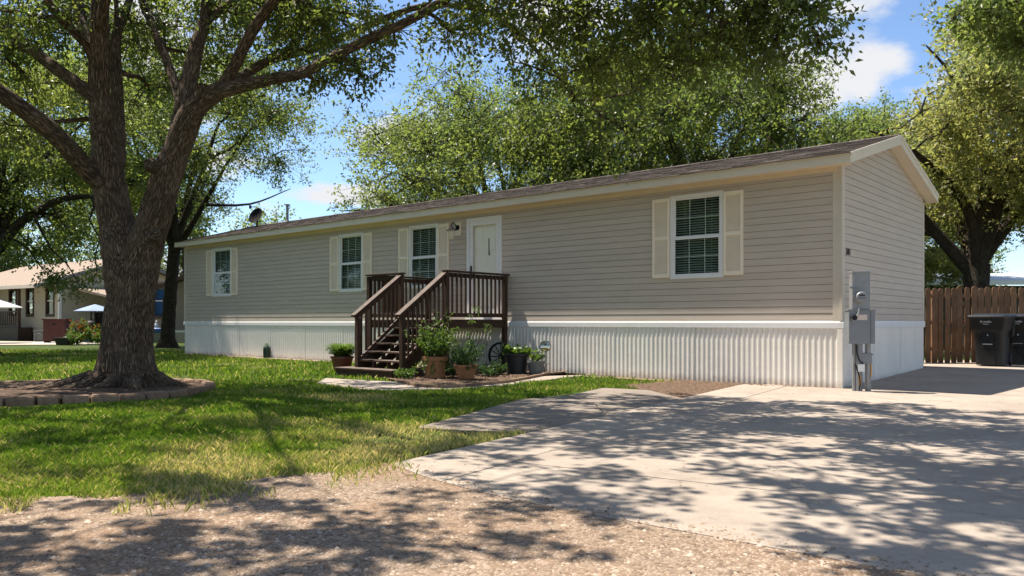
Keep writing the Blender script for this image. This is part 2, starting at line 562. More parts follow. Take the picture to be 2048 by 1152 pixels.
class MB:
    def __init__(self):
        self.v = []
        self.f = []

    def add(self, vs, fs):
        n = len(self.v)
        self.v += [tuple(x) for x in vs]
        self.f += [tuple(n + i for i in f) for f in fs]
        return self

    def box(self, x0, y0, z0, x1, y1, z1, M=None):
        vs = [Vector(p) for p in ((x0, y0, z0), (x1, y0, z0), (x1, y1, z0), (x0, y1, z0), (x0, y0, z1), (x1, y0, z1), (x1, y1, z1), (x0, y1, z1))]
        if M is not None:
            vs = [M @ p for p in vs]
        fs = [(0, 3, 2, 1), (4, 5, 6, 7), (0, 1, 5, 4), (1, 2, 6, 5), (2, 3, 7, 6), (3, 0, 4, 7)]
        if (x1 - x0) * (y1 - y0) * (z1 - z0) < 0:
            fs = [f[::-1] for f in fs]
        return self.add(vs, fs)

    def bar(self, a, b, w, h, up=(0, 0, 1)):
        """rectangular bar from a to b, w across, h along up"""
        a, b = Vector(a), Vector(b)
        d = (b - a).normalized()
        s = d.cross(Vector(up)).normalized()
        u = s.cross(d).normalized()
        vs = []
        for p in (a, b):
            for (i, j) in ((-1, -1), (1, -1), (1, 1), (-1, 1)):
                vs.append(p + s * (i * w / 2) + u * (j * h / 2))
        return self.add(vs, [(0, 1, 2, 3), (7, 6, 5, 4), (0, 4, 5, 1), (1, 5, 6, 2), (2, 6, 7, 3), (3, 7, 4, 0)])

    def prism(self, poly, a, b, axis):
        """extrude 2-D poly along axis ('x','y','z') from a to b"""
        def mk(p, t):
            return {'x': (t, p[0], p[1]), 'y': (p[0], t, p[1]), 'z': (p[0], p[1], t)}[axis]
        n = len(poly)
        vs = [mk(p, a) for p in poly] + [mk(p, b) for p in poly]
        fs = [tuple(range(n))[::-1], tuple(range(n, 2 * n))]
        fs += [(i, (i + 1) % n, n + (i + 1) % n, n + i) for i in range(n)]
        return self.add(vs, fs)

    def tube(self, path, rad, n=8, cap=True):
        path = [Vector(p) for p in path]
        if not hasattr(rad, '__len__'):
            rad = [rad] * len(path)
        vs, fs = [], []
        ref = None
        for i, p in enumerate(path):
            d = (path[min(i + 1, len(path) - 1)] - path[max(i - 1, 0)]).normalized()
            if ref is None:
                ref = d.orthogonal().normalized()
            ref = (ref - d * ref.dot(d)).normalized()
            s = d.cross(ref)
            for k in range(n):
                t = 2 * PI * k / n
                vs.append(p + (ref * math.cos(t) + s * math.sin(t)) * rad[i])
        for i in range(len(path) - 1):
            for k in range(n):
                a, b = i * n + k, i * n + (k + 1) % n
                fs.append((a, b, b + n, a + n))
        if cap:
            fs.append(tuple(range(n))[::-1])
            fs.append(tuple((len(path) - 1) * n + k for k in range(n)))
        return self.add(vs, fs)

    def lathe(self, prof, n=20, c=(0, 0, 0), M=None):
        vs, fs = [], []
        for (r, z) in prof:
            for k in range(n):
                t = 2 * PI * k / n
                p = Vector((r * math.cos(t), r * math.sin(t), z))
                if M is not None:
                    p = M @ p
                vs.append(p + Vector(c))
        for i in range(len(prof) - 1):
            for k in range(n):
                a, b = i * n + k, i * n + (k + 1) % n
                fs.append((a, b, b + n, a + n))
        fs.append(tuple(range(n))[::-1])
        fs.append(tuple((len(prof) - 1) * n + k for k in range(n)))
        return self.add(vs, fs)

    def build(self, name, mat, parent=None, smooth=False, bevel=0.0):
        me = bpy.data.meshes.new(name)
        me.from_pydata(self.v, [], self.f)
        me.update()
        if smooth:
            for p in me.polygons:
                p.use_smooth = True
            try:
                me.set_sharp_from_angle(angle=R(40))
            except Exception:
                pass
        me.materials.append(MT[mat])
        o = bpy.data.objects.new(name, me)
        link(o, parent)
        if bevel:
            bm = o.modifiers.new('bevel', 'BEVEL')
            bm.width = bevel
            bm.segments = 2
            bm.limit_method = 'ANGLE'
        return o


def dup(o, parent, name=None):
    c = bpy.data.objects.new(name or o.name.split('.')[0], o.data)
    return link(c, parent)


def mesh_np(name, verts, faces, mat, parent=None, attrs=None, smooth=False):
    """faces: (n,k) int array, one polygon size"""
    me = bpy.data.meshes.new(name)
    nv = len(verts)
    nf, k = faces.shape
    me.vertices.add(nv)
    me.vertices.foreach_set('co', np.asarray(verts, np.float32).ravel())
    me.loops.add(nf * k)
    me.loops.foreach_set('vertex_index', faces.astype(np.int32).ravel())
    me.polygons.add(nf)
    me.polygons.foreach_set('loop_start', np.arange(0, nf * k, k, dtype=np.int32))
    try:
        me.polygons.foreach_set('loop_total', np.full(nf, k, np.int32))
    except Exception:
        pass
    if smooth:
        me.polygons.foreach_set('use_smooth', np.ones(nf, bool))
    for an, (typ, data) in (attrs or {}).items():
        a = me.attributes.new(an, typ, 'POINT')
        a.data.foreach_set('vector' if typ == 'FLOAT_VECTOR' else 'value', np.asarray(data, np.float32).ravel())
    me.update(calc_edges=True)
    me.materials.append(MT[mat])
    o = bpy.data.objects.new(name, me)
    return link(o, parent)


def G(px, py):
    """photo pixel on the ground -> (x, y)"""
    d = CAMZ * F / (py - 644.0)
    return ((px - 1024) / F * d, d)


def B(px, py, d):
    return Vector(((px - 1024) / F * d, d, CAMZ + (644 - py) / F * d))


# house frame: x = along the front wall from the near corner, y = outwards, z up
P0 = Vector((5.2, 12.62, 0))
HU = Vector((-.759, .651, 0)).normalized()
HO = Vector((-HU.y, HU.x, 0))      # outward normal of the front wall
HRZ = math.atan2(HU.y, HU.x)


def HW(s, o, z=0.0):
    return P0 + HU * s + HO * o + Vector((0, 0, z))


# ------------------------------------------------------------------ ground
def sheet(name, poly, z, mat, parent=None, thick=0.0, kind='structure'):
    m = MB()
    if thick:
        m.prism(poly, z - thick, z, 'z')
    else:
        m.add([(p[0], p[1], z) for p in poly], [tuple(range(len(poly)))])
    o = m.build(name, mat, parent)
    me = o.data
    # face up
    if me.polygons[-1 if not thick else 1].normal.z < 0:
        me.flip_normals()
    if kind:
        o['kind'] = kind
    return o


sheet('ground', [(-400, -60), (400, -60), (400, 700), (-400, 700)], -.03, 'lawn')


def wobble(poly, amp, step, rng, is_open=False):
    out = []
    n = len(poly)
    for i in range(n - 1 if is_open else n):
        a, b = Vector(poly[i]), Vector(poly[(i + 1) % n])
        L = (b - a).length
        k = max(1, int(L / step))
        for j in range(k):
            p = a.lerp(b, j / k)
            if j:
                p = p + Vector((rng.uniform(-amp, amp), rng.uniform(-amp, amp)))
            out.append((p.x, p.y))
    if is_open:
        out.append(tuple(poly[-1]))
    return out


rg = random.Random(3)
LAWN_FRONT = [(-9.0, 4.9), (-6.0, 4.72), G(0, 1002), G(200, 998), G(330, 988), G(450, 972), G(540, 955), G(640, 950), G(720, 938), (-.93, 5.95)]
GRAVEL = [(-14, -6), (9, -6), (9.2, 2.2), (1.80, 3.42), (.80, 4.10), (.03, 4.92), (-.80, 5.85)] + [(p[0] + .05, p[1] + .12) for p in LAWN_FRONT[::-1]] + [(-14, 5.0)]
sheet('gravel_road', GRAVEL, -.001, 'gravel')
LAWN = wobble(LAWN_FRONT, .13, .22, rg, True) + [(.1, 7.5), (2.6, 11.4), (3.6, 13.3), (4.9, 12.8), (5.2, 12.62), tuple(HW(21.1, 0)[:2]), (-11.5, 29), (-34, 31.5), (-40, 20), (-30, 5.2)]
sheet('lawn', LAWN, -.016, 'lawn')

# concrete driveway: slabs with open joints
drv = MB()
DL0, DL1 = Vector((-.9, 5.9)), Vector((3.8, 13.3))
dd = (DL1 - DL0).normalized()
dn = Vector((dd.y, -dd.x))


def DP(a, b):
    """a along the left edge, b to the right of it"""
    p = DL0 + dd * a + dn * b
    return (p.x, p.y)


base = sheet('driveway', [DP(.05, .02), DP(8.9, .02), DP(9.0, 9.9), DP(-1.35, 9.9), DP(-.75, 3.6), DP(-.45, 1.3)], -.004, 'soil')


def front_a(b):
    """front edge of the drive: offset along the left edge for a given b"""
    pts = [(0, 0), (.6, -.28), (1.3, -.5), (3.6, -.80), (6, -1.05), (11, -1.5)]
    for (b0, a0), (b1, a1) in zip(pts, pts[1:]):
        if b0 <= b <= b1:
            return a0 + (a1 - a0) * (b - b0) / (b1 - b0)
    return pts[-1][1]


JB = [0, .72, 10.0]
JA = [None, 3.2, 6.1, 8.92]
for j in range(2):
    b0, b1 = JB[j] + .005, JB[j + 1] - .005
    cuts = [None, 1.7, 5.2, 8.92] if j == 0 else [None, .55, 4.6, 8.92]
    for i in range(len(cuts) - 1):
        a1 = cuts[i + 1] - .0025
        if cuts[i] is None:
            n = 14
            low = [DP(front_a(b0 + (b1 - b0) * k / n), b0 + (b1 - b0) * k / n) for k in range(n + 1)]
            if front_a(b1) > a1:
                continue
            poly = low + [DP(a1, b1), DP(a1, b0)]
        else:
            a0 = cuts[i] + .0025
            poly = [DP(a0, b0), DP(a0, b1), DP(a1, b1), DP(a1, b0)]
        sheet('concrete_slab', poly, .005 - .002 * ((i + j) % 2), 'concrete', base, .05, None)
# slab that climbs gently behind the near corner to the fence
rp = MB()
ra = [DP(8.935, .3), DP(8.935, 10)]
rb = [tuple(HW(-.05, -5.0)[:2]), (13.5, 14.5)]
rc = [(9.2, 19.2), (15, 19.2)]
nA, nB = 6, 2
rows = []
for (L, z) in ((ra, .004), (rb, .11), (rc, .13)):
    rows.append([(L[0][0] + (L[1][0] - L[0][0]) * k / 4, L[0][1] + (L[1][1] - L[0][1]) * k / 4, z) for k in range(5)])
rp.add(sum(rows, []), [(r * 5 + k, r * 5 + k + 1, r * 5 + k + 6, r * 5 + k + 5) for r in range(2) for k in range(4)])
o = rp.build('back_driveway', 'concrete')
if o.data.polygons[0].normal.z < 0:
    o.data.flip_normals()
o['kind'] = 'structure'
o = sheet('back_yard', [(6, 19.2), (60, 19.2), (60, 80), (6, 80)], .1, 'lawn')

# pad beside the drive, dirt patch, garden path, flower bed
pad = sheet('parking_pad', [(-.95, 7.93), (-.5, 7.7), (.16, 7.6), (1.05, 8.98), (1.05, 10.2), (.75, 11.3), (.11, 10.8)], .004, 'oldshadeconcrete', None, .05)
sheet('parking_pad', [(1.07, 9.01), (1.98, 10.42), (2.35, 11.0), (2.1, 12.35), (1.45, 12.75), (.78, 11.34), (1.07, 10.25)], .000, 'oldshadeconcrete', None, .05)
sheet('dirt_patch', wobble([(2.35, 11.0), (3.75, 13.2), (4.95, 12.75), (5.2, 12.55), (5.1, 12.8), (3.0, 14.6), (1.7, 13.2), (2.1, 12.3)], .07, .3, rg), .0, 'darksoil')


def strip(pts_out, pts_in):
    return list(pts_out) + list(pts_in)[::-1]


po = [G(*p) for p in ((632, 767), (690, 778), (800, 784), (900, 781), (1000, 773), (1100, 760), (1185, 750))]
pi_ = [G(*p) for p in ((652, 757), (700, 760), (795, 765), (835, 774), (930, 773), (1010, 766), (1085, 752), (1150, 746))]
sheet('garden_path', strip(po, pi_), .010, 'concrete', None, .05)
BEDP = [G(*p) for p in ((797, 764), (838, 773), (930, 772), (1010, 765), (1085, 751), (1140, 746))] + [tuple(HW(4.9, .03)[:2]), tuple(HW(9.0, .03)[:2]), tuple(HW(8.6, 2.7)[:2])]
bed = sheet('flower_bed', BEDP, .022, 'mulch')
sheet('house_border', [tuple(HW(s, o)[:2]) for s, o in ((-.05, .42), (21.3, .30), (21.3, -.1), (-.05, -.1))], -.002, 'soil')
sheet('yard_path', [(-40, 33.5), (-19.5, 37.6), (-18.5, 41.5), (-40, 46)], .0, 'concrete_far')

# ------------------------------------------------------------------ the manufactured home
HL, HD = 21.05, 4.97
Z_S, Z_T = 1.07, 3.5
house = empty('manufactured_home', P0, HRZ)
tag(house, 'long taupe manufactured home with cream trim and white ribbed skirting', 'house')
WINS = [(1.99, 3.02, 1.83, 3.34), (9.10, 10.08, 1.85, 3.34), (11.83, 12.81, 1.83, 3.33), (18.14, 19.24, 1.84, 3.34)]
DOOR = (7.12, 8.16, 1.12, 3.36)
HOLES = WINS + [DOOR]


def wall_grid(m, x0, x1, z0, z1, holes, y0, y1):
    xs = sorted({x0, x1, *[h[0] for h in holes], *[h[1] for h in holes]})
    zs = sorted({z0, z1, *[h[2] for h in holes], *[h[3] for h in holes]})
    for a, b in zip(xs, xs[1:]):
        run = None
        for c, d in zip(zs, zs[1:]):
            inside = any(h[0] <= (a + b) / 2 <= h[1] and h[2] <= (c + d) / 2 <= h[3] for h in holes)
            if not inside:
                run = [c, d] if run is None else [run[0], d]
            if inside and run:
                m.box(a, y0, run[0], b, y1, run[1])
                run = None
        if run:
            m.box(a, y0, run[0], b, y1, run[1])


hx = [(h[0] + .03, h[1] - .03, h[2] + .03, h[3] - .03) for h in HOLES]
m = MB()
wall_grid(m, 0, HL, .9, Z_T, hx, -.12, 0)
wall = m.build('wall', 'lapshade', house)
NC = 21
PITCH = (Z_T - Z_S) / NC
for i in range(NC):
    z0 = Z_S + i * PITCH
    z1 = z0 + PITCH
    segs = [(0.12, HL - .1)]
    for h in HOLES:
        if h[2] < z1 - .01 and h[3] > z0 + .01:
            ns = []
            for a, b in segs:
                if h[0] > a and h[1] < b:
                    ns += [(a, h[0] + .02), (h[1] - .02, b)]
                else:
                    ns.append((a, b))
            segs = ns
    for h in HOLES:
        for (lo_, hi_) in ((z0 + .007, h[2] - .002), (h[3] + .002, z1)):
            lo_, hi_ = max(lo_, z0 + .007), min(hi_, z1)
            if h[2] < z1 - .01 and h[3] > z0 + .01 and hi_ - lo_ > .008 and (hi_ < z1 - .004 or lo_ > z0 + .011):
                MB().box(h[0] + .0205, .001, lo_, h[1] - .0205, .0165, hi_).build('siding_board', 'siding', wall)
    cutr = random.Random(100 + i)
    nsg = []
    for a, b in segs:
        while b - a > 4.6:
            c = a + cutr.uniform(2.2, 3.8)
            nsg.append((a, c - .0015))
            a = c + .0015
        nsg.append((a, b))
    segs = nsg
    for a, b in segs:
        MB().prism([(.001, z0 + .0055), (.017, z0 + .0055), (.0175, z0 + .016), (.012, z1), (.001, z1)], a, b, 'x').build('siding_board', 'siding', wall)
# gable wall (x = 0 plane, facing -x)
EAVE_O, RIDGE_Z, EAVE_Z = .25, 4.345, 3.60
g = MB()
slope = (RIDGE_Z - EAVE_Z) / (HD / 2 + EAVE_O)


def roof_z(y):     # underside of the roof deck at outward offset y
    return EAVE_Z + slope * (EAVE_O + (HD / 2 - abs(y + HD / 2)) - 0.0)


g.prism([(-HD, .9), (-.0, .9), (0, Z_T + .1), (-HD / 2, roof_z(-HD / 2) - .02), (-HD, Z_T + .1)], .0, .12, 'x')
gw = g.build('wall', 'lapshade', house)
gm = MB()
gm.prism([(-HD, .9), (-.0, .9), (0, Z_T + .1), (-HD / 2, roof_z(-HD / 2) - .02), (-HD, Z_T + .1)], HL - .12, HL, 'x')
gm.build('wall', 'siding', house)
MB().box(0.12, -HD, .9, HL - .12, -HD + .12, Z_T + .05).build('wall', 'siding', house)
i = 0
while True:
    z0 = Z_S + i * PITCH
    z1 = z0 + PITCH
    if z0 > RIDGE_Z - .1:
        break
    # widest run of y at which this board fits under the roof
    zt = min(z1, RIDGE_Z)
    if z0 < Z_T + .05:
        ya, yb = -.11, -HD + .06
    else:
        k = (z0 + .05 - EAVE_Z) / slope - EAVE_O
        ya, yb = -max(k, .02), -HD + max(k, .02)
    if ya - yb > .15:
        b_ = MB()
        prof = [(-.001, z0 + .0055), (-.017, z0 + .0055), (-.0175, z0 + .016), (-.012, z1), (-.001, z1)]
        b_.prism(prof, yb, ya, 'y')
        b_.v = [(x, y, z) for (x, y, z) in b_.v]
        b_.build('siding_board', 'siding', gw)
    i += 1
# corner trims
MB().box(-.022, -.11, Z_S, .0, .024, Z_T + .04).box(.0, .0, Z_S, .12, .024, Z_T + .04).box(-.03, -.012, Z_S, .012, .032, Z_T + .02).build('corner_trim', 'cornertrim', house)
MB().box(-.022, -HD - .02, Z_S, .0, -HD + .07, Z_T).build('corner_trim', 'cornertrim', house)
MB().box(HL - .1, .0, Z_S, HL + .022, .024, Z_T).build('corner_trim', 'cornertrim', house)
# belly band: stepped profile
MB().prism([(0, .945), (.028, .945), (.032, .955), (.032, 1.035), (.026, 1.055), (.022, 1.07), (0, 1.074)], -.05, HL + .05, 'x').build('belly_band', 'white', house)
bb = MB()
bb.prism([(0, .945), (-.028, .945), (-.032, .955), (-.032, 1.035), (-.026, 1.055), (-.022, 1.07), (0, 1.074)], -HD - .05, .0, 'y')
bb.build('belly_band', 'white', house)
# ribbed skirting panels
PW = .84


def skirt_panel(w):
    m = MB()
    prof = []
    x = 0.0
    rib = w / 9
    for k in range(9):
        x0 = k * rib
        prof += [(x0, .004), (x0 + rib * .30, .004), (x0 + rib * .40, .012), (x0 + rib * .62, .012), (x0 + rib * .72, .004)]
    prof.append((w, .004))
    n = len(prof)
    vs = [(p[0], p[1], .0) for p in prof] + [(p[0], p[1], .95) for p in prof]
    m.add(vs, [(k + 1, k, n + k, n + k + 1) for k in range(n - 1)])
    return m


npan = round(HL / PW)
pw = HL / npan
first = skirt_panel(pw - .004).build('skirt_panel', 'skirt', house)
for k in range(npan):
    o = first if k == 0 else dup(first, house, 'skirt_panel')
    o.location = (k * pw, .006 + .002 * (k % 2), 0)
nps = 6
pws = HD / nps
sp_ = skirt_panel(pws - .004).build('skirt_panel', 'skirt', house)
for k in range(nps):
    o = sp_ if k == 0 else dup(sp_, house, 'skirt_panel')
    o.rotation_euler = (0, 0, R(90))
    o.location = (-.006 - .002 * (k % 2), -HD + k * pws, 0)
MB().box(.0, -.05, 0, HL, .0, .95).box(.0, -HD, 0, .05, -.05, .95).box(HL - .05, -HD, 0, HL, -.05, .95).build('skirting_frame', 'skirt', house)
MB().box(-.032, -.04, 0, .0, .030, .945).box(0, 0, 0, .05, .030, .945).build('corner_post', 'skirt', house)

# roof
rf = MB()
XG = .2
ye, yr, yb = EAVE_O, -HD / 2, -HD - EAVE_O
rf.prism([(ye, EAVE_Z), (ye, EAVE_Z + .05), (yr, RIDGE_Z + .05), (yb, EAVE_Z + .05), (yb, EAVE_Z), (yr, RIDGE_Z)], -XG, HL + XG, 'x')
roof = rf.build('roof', 'shingle', house)
sh = MB()
slen = math.hypot(ye - yr, RIDGE_Z - EAVE_Z)
ncs = int(slen / .14)
rs = random.Random(11)
ang = math.atan2(RIDGE_Z - EAVE_Z, ye - yr)
for c in range(ncs + 1):
    t0 = c * slen / (ncs + 1)
    t1 = t0 + .30
    x = -XG - .03 - (c % 2) * .15
    while x < HL + XG:
        w = rs.uniform(.22, .36)
        x1 = min(x + w, HL + XG + .03)
        xa = max(x, -XG - .03)
        if x1 - xa > .03:
            lift = rs.uniform(.004, .012)
            tt = min(t1, slen)
            def pt(xx, t, h):
                return (xx, ye + .04 - t * math.cos(ang) - h * -math.sin(ang) * 0, EAVE_Z + .052 + t * math.sin(ang) - .012 + h)
            vs = [pt(xa + .003, t0, lift + .016), pt(x1 - .003, t0, lift + .016), pt(x1 - .003, tt, .012), pt(xa + .003, tt, .012),
                  pt(xa + .003, t0, lift), pt(x1 - .003, t0, lift)]
            sh.add(vs, [(0, 1, 2, 3), (4, 5, 1, 0), (4, 0, 3), (5, 2, 1)])
        x += w
shg = sh.build('shingles', 'shingle', roof)
tag(shg, None, None, None, 'stuff')
rc_ = MB()
x = -XG - .03
while x < HL + XG:
    rc_.prism([(yr + .13, RIDGE_Z + .032), (yr + .13, RIDGE_Z + .045), (yr, RIDGE_Z + .092), (yr - .13, RIDGE_Z + .045), (yr - .13, RIDGE_Z + .032), (yr, RIDGE_Z + .07)], x + .004, x + .29, 'x')
    x += .3
tag(rc_.build('ridge_caps', 'shingle', roof), kind='stuff')
# fascia, soffit, rake boards
MB().box(-XG, ye - .02, 3.505, HL + XG, ye + .012, 3.655).build('fascia', 'trim', roof)
MB().box(-XG - .01, ye + .012, 3.648, HL + XG, ye + .026, 3.668).build('drip_edge', 'trim', roof)
MB().box(-XG + .03, .03, 3.512, HL + XG - .03, ye - .02, 3.53).build('soffit', 'soffit', roof)
MB().box(.05, .0, Z_T - .055, HL - .05, .03, Z_T + .02).build('frieze_board', 'soffit', roof)
MB().box(-XG, yb - .012, 3.505, HL + XG, yb + .02, 3.655).build('fascia', 'trim', roof)
for sgn in (1, -1):
    r_ = MB()
    y0 = ye if sgn > 0 else yb
    poly = [(y0 + sgn * .012, 3.50), (y0 + sgn * .012, 3.66), (yr, RIDGE_Z + .06), (yr, RIDGE_Z - .105)]
    r_.prism(poly, -XG - .03, -XG, 'x')
    poly2 = [(y0 + sgn * .014, 3.61), (y0 + sgn * .014, 3.668), (yr, RIDGE_Z + .068), (yr, RIDGE_Z + .005)]
    r_.prism(poly2, -XG - .045, -XG - .03, 'x')
    r_.build('rake_board', 'trim', roof)
    s_ = MB()
    s_.prism([(y0 - sgn * .02, EAVE_Z - .075), (y0 - sgn * .02, EAVE_Z - .06), (yr, RIDGE_Z - .07), (yr, RIDGE_Z - .085)], -XG, .0, 'x')
    s_.build('soffit', 'trim', roof)
# plumbing vent
vp = MB().tube([(18.8, -2.4, 4.2), (18.8, -2.4, 4.95)], .045, 10)
vp.lathe([(.11, -.1), (.08, .0), (.05, .06)], 12, (18.8, -2.4, 4.40)).box(18.73, -2.47, 4.95, 18.87, -2.33, 4.98).box(18.65, -2.41, 4.90, 18.8, -2.39, 4.92)
vp.build('vent_pipe', 'galv', roof)

# windows
for wi, (x0, x1, z0, z1) in enumerate(WINS):
    f = MB()
    fw = .055
    zm = z0 + (z1 - z0) * .49
    for (a, b, c, d) in ((x0, x0 + fw, z0, z1), (x1 - fw, x1, z0, z1), (x0 + fw, x1 - fw, z0, z0 + fw), (x0 + fw, x1 - fw, z1 - fw, z1)):
        f.box(a, -.05, c, b, .034, d)
    win = f.build('window', 'white', house)
    s_ = MB()
    for (zz0, zz1, y) in ((z0 + fw, zm, .012), (zm, z1 - fw, -.012)):
        sw = .032
        a, b = x0 + fw + .001, x1 - fw - .001
        for (p, q, c, d) in ((a, a + sw, zz0, zz1), (b - sw, b, zz0, zz1), (a + sw, b - sw, zz0, zz0 + sw), (a + sw, b - sw, zz1 - sw, zz1)):
            s_.box(p, y - .013, c, q, y + .009, d)
    s_.build('sash', 'white', win)
    for (zz0, zz1, y) in ((z0 + fw, zm, .006), (zm, z1 - fw, -.018)):
        MB().box(x0 + fw + .02, y - .002, zz0 + .02, x1 - fw - .02, y + .002, zz1 - .02).build('pane', 'glass', win)
        gr = MB()
        for k in (1, 2):
            xx = x0 + fw + (x1 - x0 - 2 * fw) * k / 3
            gr.box(xx - .006, y - .012, zz0 + .03, xx + .006, y - .006, zz1 - .03)
        zz = (zz0 + zz1) / 2
        gr.box(x0 + fw + .02, y - .0125, zz - .006, x1 - fw - .02, y - .0055, zz + .006)
        gr.build('muntin', 'white', win)
    bl = MB()
    zz = z0 + .08
    while zz < z1 - .05:
        bl.prism([(-.06, zz - .012), (-.095, zz + .010), (-.095, zz + .013), (-.06, zz - .009)], x0 + .05, x1 - .05, 'x')
        zz += .044
    bl.box(x0 + .25, -.058, z0 + .06, x0 + .255, -.054, z1 - .05).box(x1 - .255, -.058, z0 + .06, x1 - .25, -.054, z1 - .05)
    bl.build('blind', 'blind', win)
    rm = MB()
    rm.box(x0 - .1, -.9, z0 - .2, x1 + .1, -.88, z1 + .1).box(x0 - .1, -.88, z0 - .2, x0 - .08, -.13, z1 + .1).box(x1 + .08, -.88, z0 - .2, x1 + .1, -.13, z1 + .1)
    rm.box(x0 - .08, -.88, z1 + .08, x1 + .08, -.13, z1 + .1).box(x0 - .08, -.88, z0 - .2, x1 + .08, -.13, z0 - .18)
    rm.build('room_behind', 'darkint', win)
    # shutters
    for (a, b) in ((x0 - .37, x0 - .012), (x1 + .012, x1 + .37)):
        c, d = z0 + .03, z1 - .03
        s_ = MB()
        zmid = (c + d) / 2
        st = .045
        s_.box(a, .017, c, b, .024, d)
        for (p, q, e, h) in ((a, a + st, c, d), (b - st, b, c, d), (a + st, b - st, c, c + .07), (a + st, b - st, d - .06, d), (a + st, b - st, zmid - .03, zmid + .03)):
            s_.box(p, .024, e, q, .046, h)
        shut = s_.build('shutter', 'shutter', house)
        lv = MB()
        for (e, h) in ((c + .075, zmid - .035), (zmid + .035, d - .065)):
            n = int((h - e) / .027)
            for k in range(n):
                zz = e + (h - e) * (k + .5) / n
                lv.prism([(.025, zz + .012), (.042, zz - .008), (.042, zz - .012), (.025, zz + .004)], a + st, b - st, 'x')
        lv.build('louvers', 'shutter', shut)

# door
x0, x1, z0, z1 = DOOR
f = MB()
for (a, b, c, d) in ((x0, x0 + .08, z0, z1), (x1 - .08, x1, z0, z1), (x0 + .08, x1 - .08, z1 - .08, z1), (x0 + .08, x1 - .08, z0, z0 + .05)):
    f.box(a, -.1, c, b, .04, d)
f.build('door_frame', 'white', house)
dz0, dz1 = z0 + .05, z1 - .08
e = MB().box(x0 + .08, -.075, dz0, x1 - .08, -.035, dz1)
ed = e.build('entry_door', 'doorcream', house)
dw = (x1 - x0 - .16)
for col in (0, 1):
    for (h0, h1) in ((.08, .28), (.36, .62), (.68, .94)):
        pa = x0 + .08 + dw * (.12 + col * .42)
        pb = pa + dw * .33
        za, zb = dz0 + (dz1 - dz0) * h0, dz0 + (dz1 - dz0) * h1
        pm = MB()
        pm.box(pa, -.036, za, pb, -.028, zb)
        pm.box(pa + .035, -.028, za + .035, pb - .035, -.022, zb - .035)
        pm.build('door_panel', 'doorcream', ed)
MB().lathe([(.0, 0), (.028, .0), (.03, .02), (.022, .045), (.0, .05)], 12, M=Matrix.Translation((x1 - .17, -.034, dz0 + .95)) @ Matrix.Rotation(R(-90), 4, 'X')).build('knob', 'black', ed, True)
st = MB()
for (a, b, c, d) in ((x0 + .085, x0 + .175, dz0, dz1), (x1 - .175, x1 - .085, dz0, dz1), (x0 + .175, x1 - .175, dz1 - .09, dz1), (x0 + .175, x1 - .175, dz0, dz0 + .18)):
    st.box(a, -.005, c, b, .026, d)
sd = st.build('storm_door', 'white', house)
MB().box(x0 + .17, .004, dz0 + .17, x1 - .17, .008, dz1 - .085).build('pane', 'clearglass', sd)
MB().box(x1 - .155, .026, dz0 + .83, x1 - .115, .045, dz0 + 1.13).bar((x1 - .06, .06, dz0 + .98), (x1 - .23, .06, dz0 + .98), .02, .025).box(x1 - .145, .045, dz0 + .965, x1 - .125, .07, dz0 + .995).build('handle', 'black', sd)
MB().box(x0 + .40, -.034, dz0 + 1.35, x0 + .43, -.018, dz0 + 1.72).build('door_ornament', 'greypot', ed)
MB().box(x0 - .05, -.1, 1.085, x1 + .05, .05, 1.118).build('threshold', 'white', house)
# house number
def text_obj(name, s, size, mat, parent, M, sx=1.0, ext=.003):
    cu = bpy.data.curves.new(name, 'FONT')
    cu.body = s
    cu.size = size
    cu.extrude = ext
    cu.align_x = 'CENTER'
    cu.resolution_u = 3
    t = bpy.data.objects.new(name + '_curve', cu)
    COL.objects.link(t)
    bpy.context.view_layer.update()
    me = bpy.data.meshes.new_from_object(t.evaluated_get(bpy.context.evaluated_depsgraph_get()))
    bpy.data.objects.remove(t)
    bpy.data.curves.remove(cu)
    me.transform(Matrix.Diagonal((sx, 1, 1, 1)))
    me.transform(M)
    me.materials.clear()
    me.materials.append(MT[mat])
    me.name = name
    return link(bpy.data.objects.new(name, me), parent)


MG = Matrix(((0, 0, -1, 0), (-1, 0, 0, 0), (0, 1, 0, 0), (0, 0, 0, 1)))     # text x -> -y (to the viewer's right), text y -> z, normal -x
for k, ch in enumerate('301'):
    text_obj('house_number', ch, .155, 'darkprint', house, Matrix.Translation((-.024, -.20 - k * .078, 2.125)) @ MG, .85, .004)

# wall lantern beside the door
wl = empty('wall_lantern', HW(8.45, .017, 2.99), HRZ)
tag(wl, 'black wall lantern with frosted glass beside the white door', 'lantern')
MB().box(-.10, .0, .02, .09, .012, .32).build('mounting_plate', 'shutter', wl)
MB().lathe([(.0, 0), (.06, 0), (.055, .02), (.03, .03), (0, .03)], 14, M=Matrix.Translation((0, .012, .2)) @ Matrix.Rotation(R(-90), 4, 'X')).build('wall_disc', 'blackmatte', wl, True)
MB().tube([(0, .04, .2), (0, .08, .25), (0, .13, .30), (0, .19, .29), (0, .215, .24), (0, .21, .19)], .012, 8).build('arm', 'blackmatte', wl, True)
MB().lathe([(.02, .21), (.035, .19), (.10, .135), (.115, .118), (.10, .118), (.02, .15)], 16, (0, .21, 0)).build('lamp_hood', 'blackmatte', wl, True)
MB().lathe([(.085, .118), (.088, .10), (.075, -.06), (.06, -.085), (.0, -.09)], 8, (0, .21, 0)).build('glass_shade', 'lampglass', wl, True)

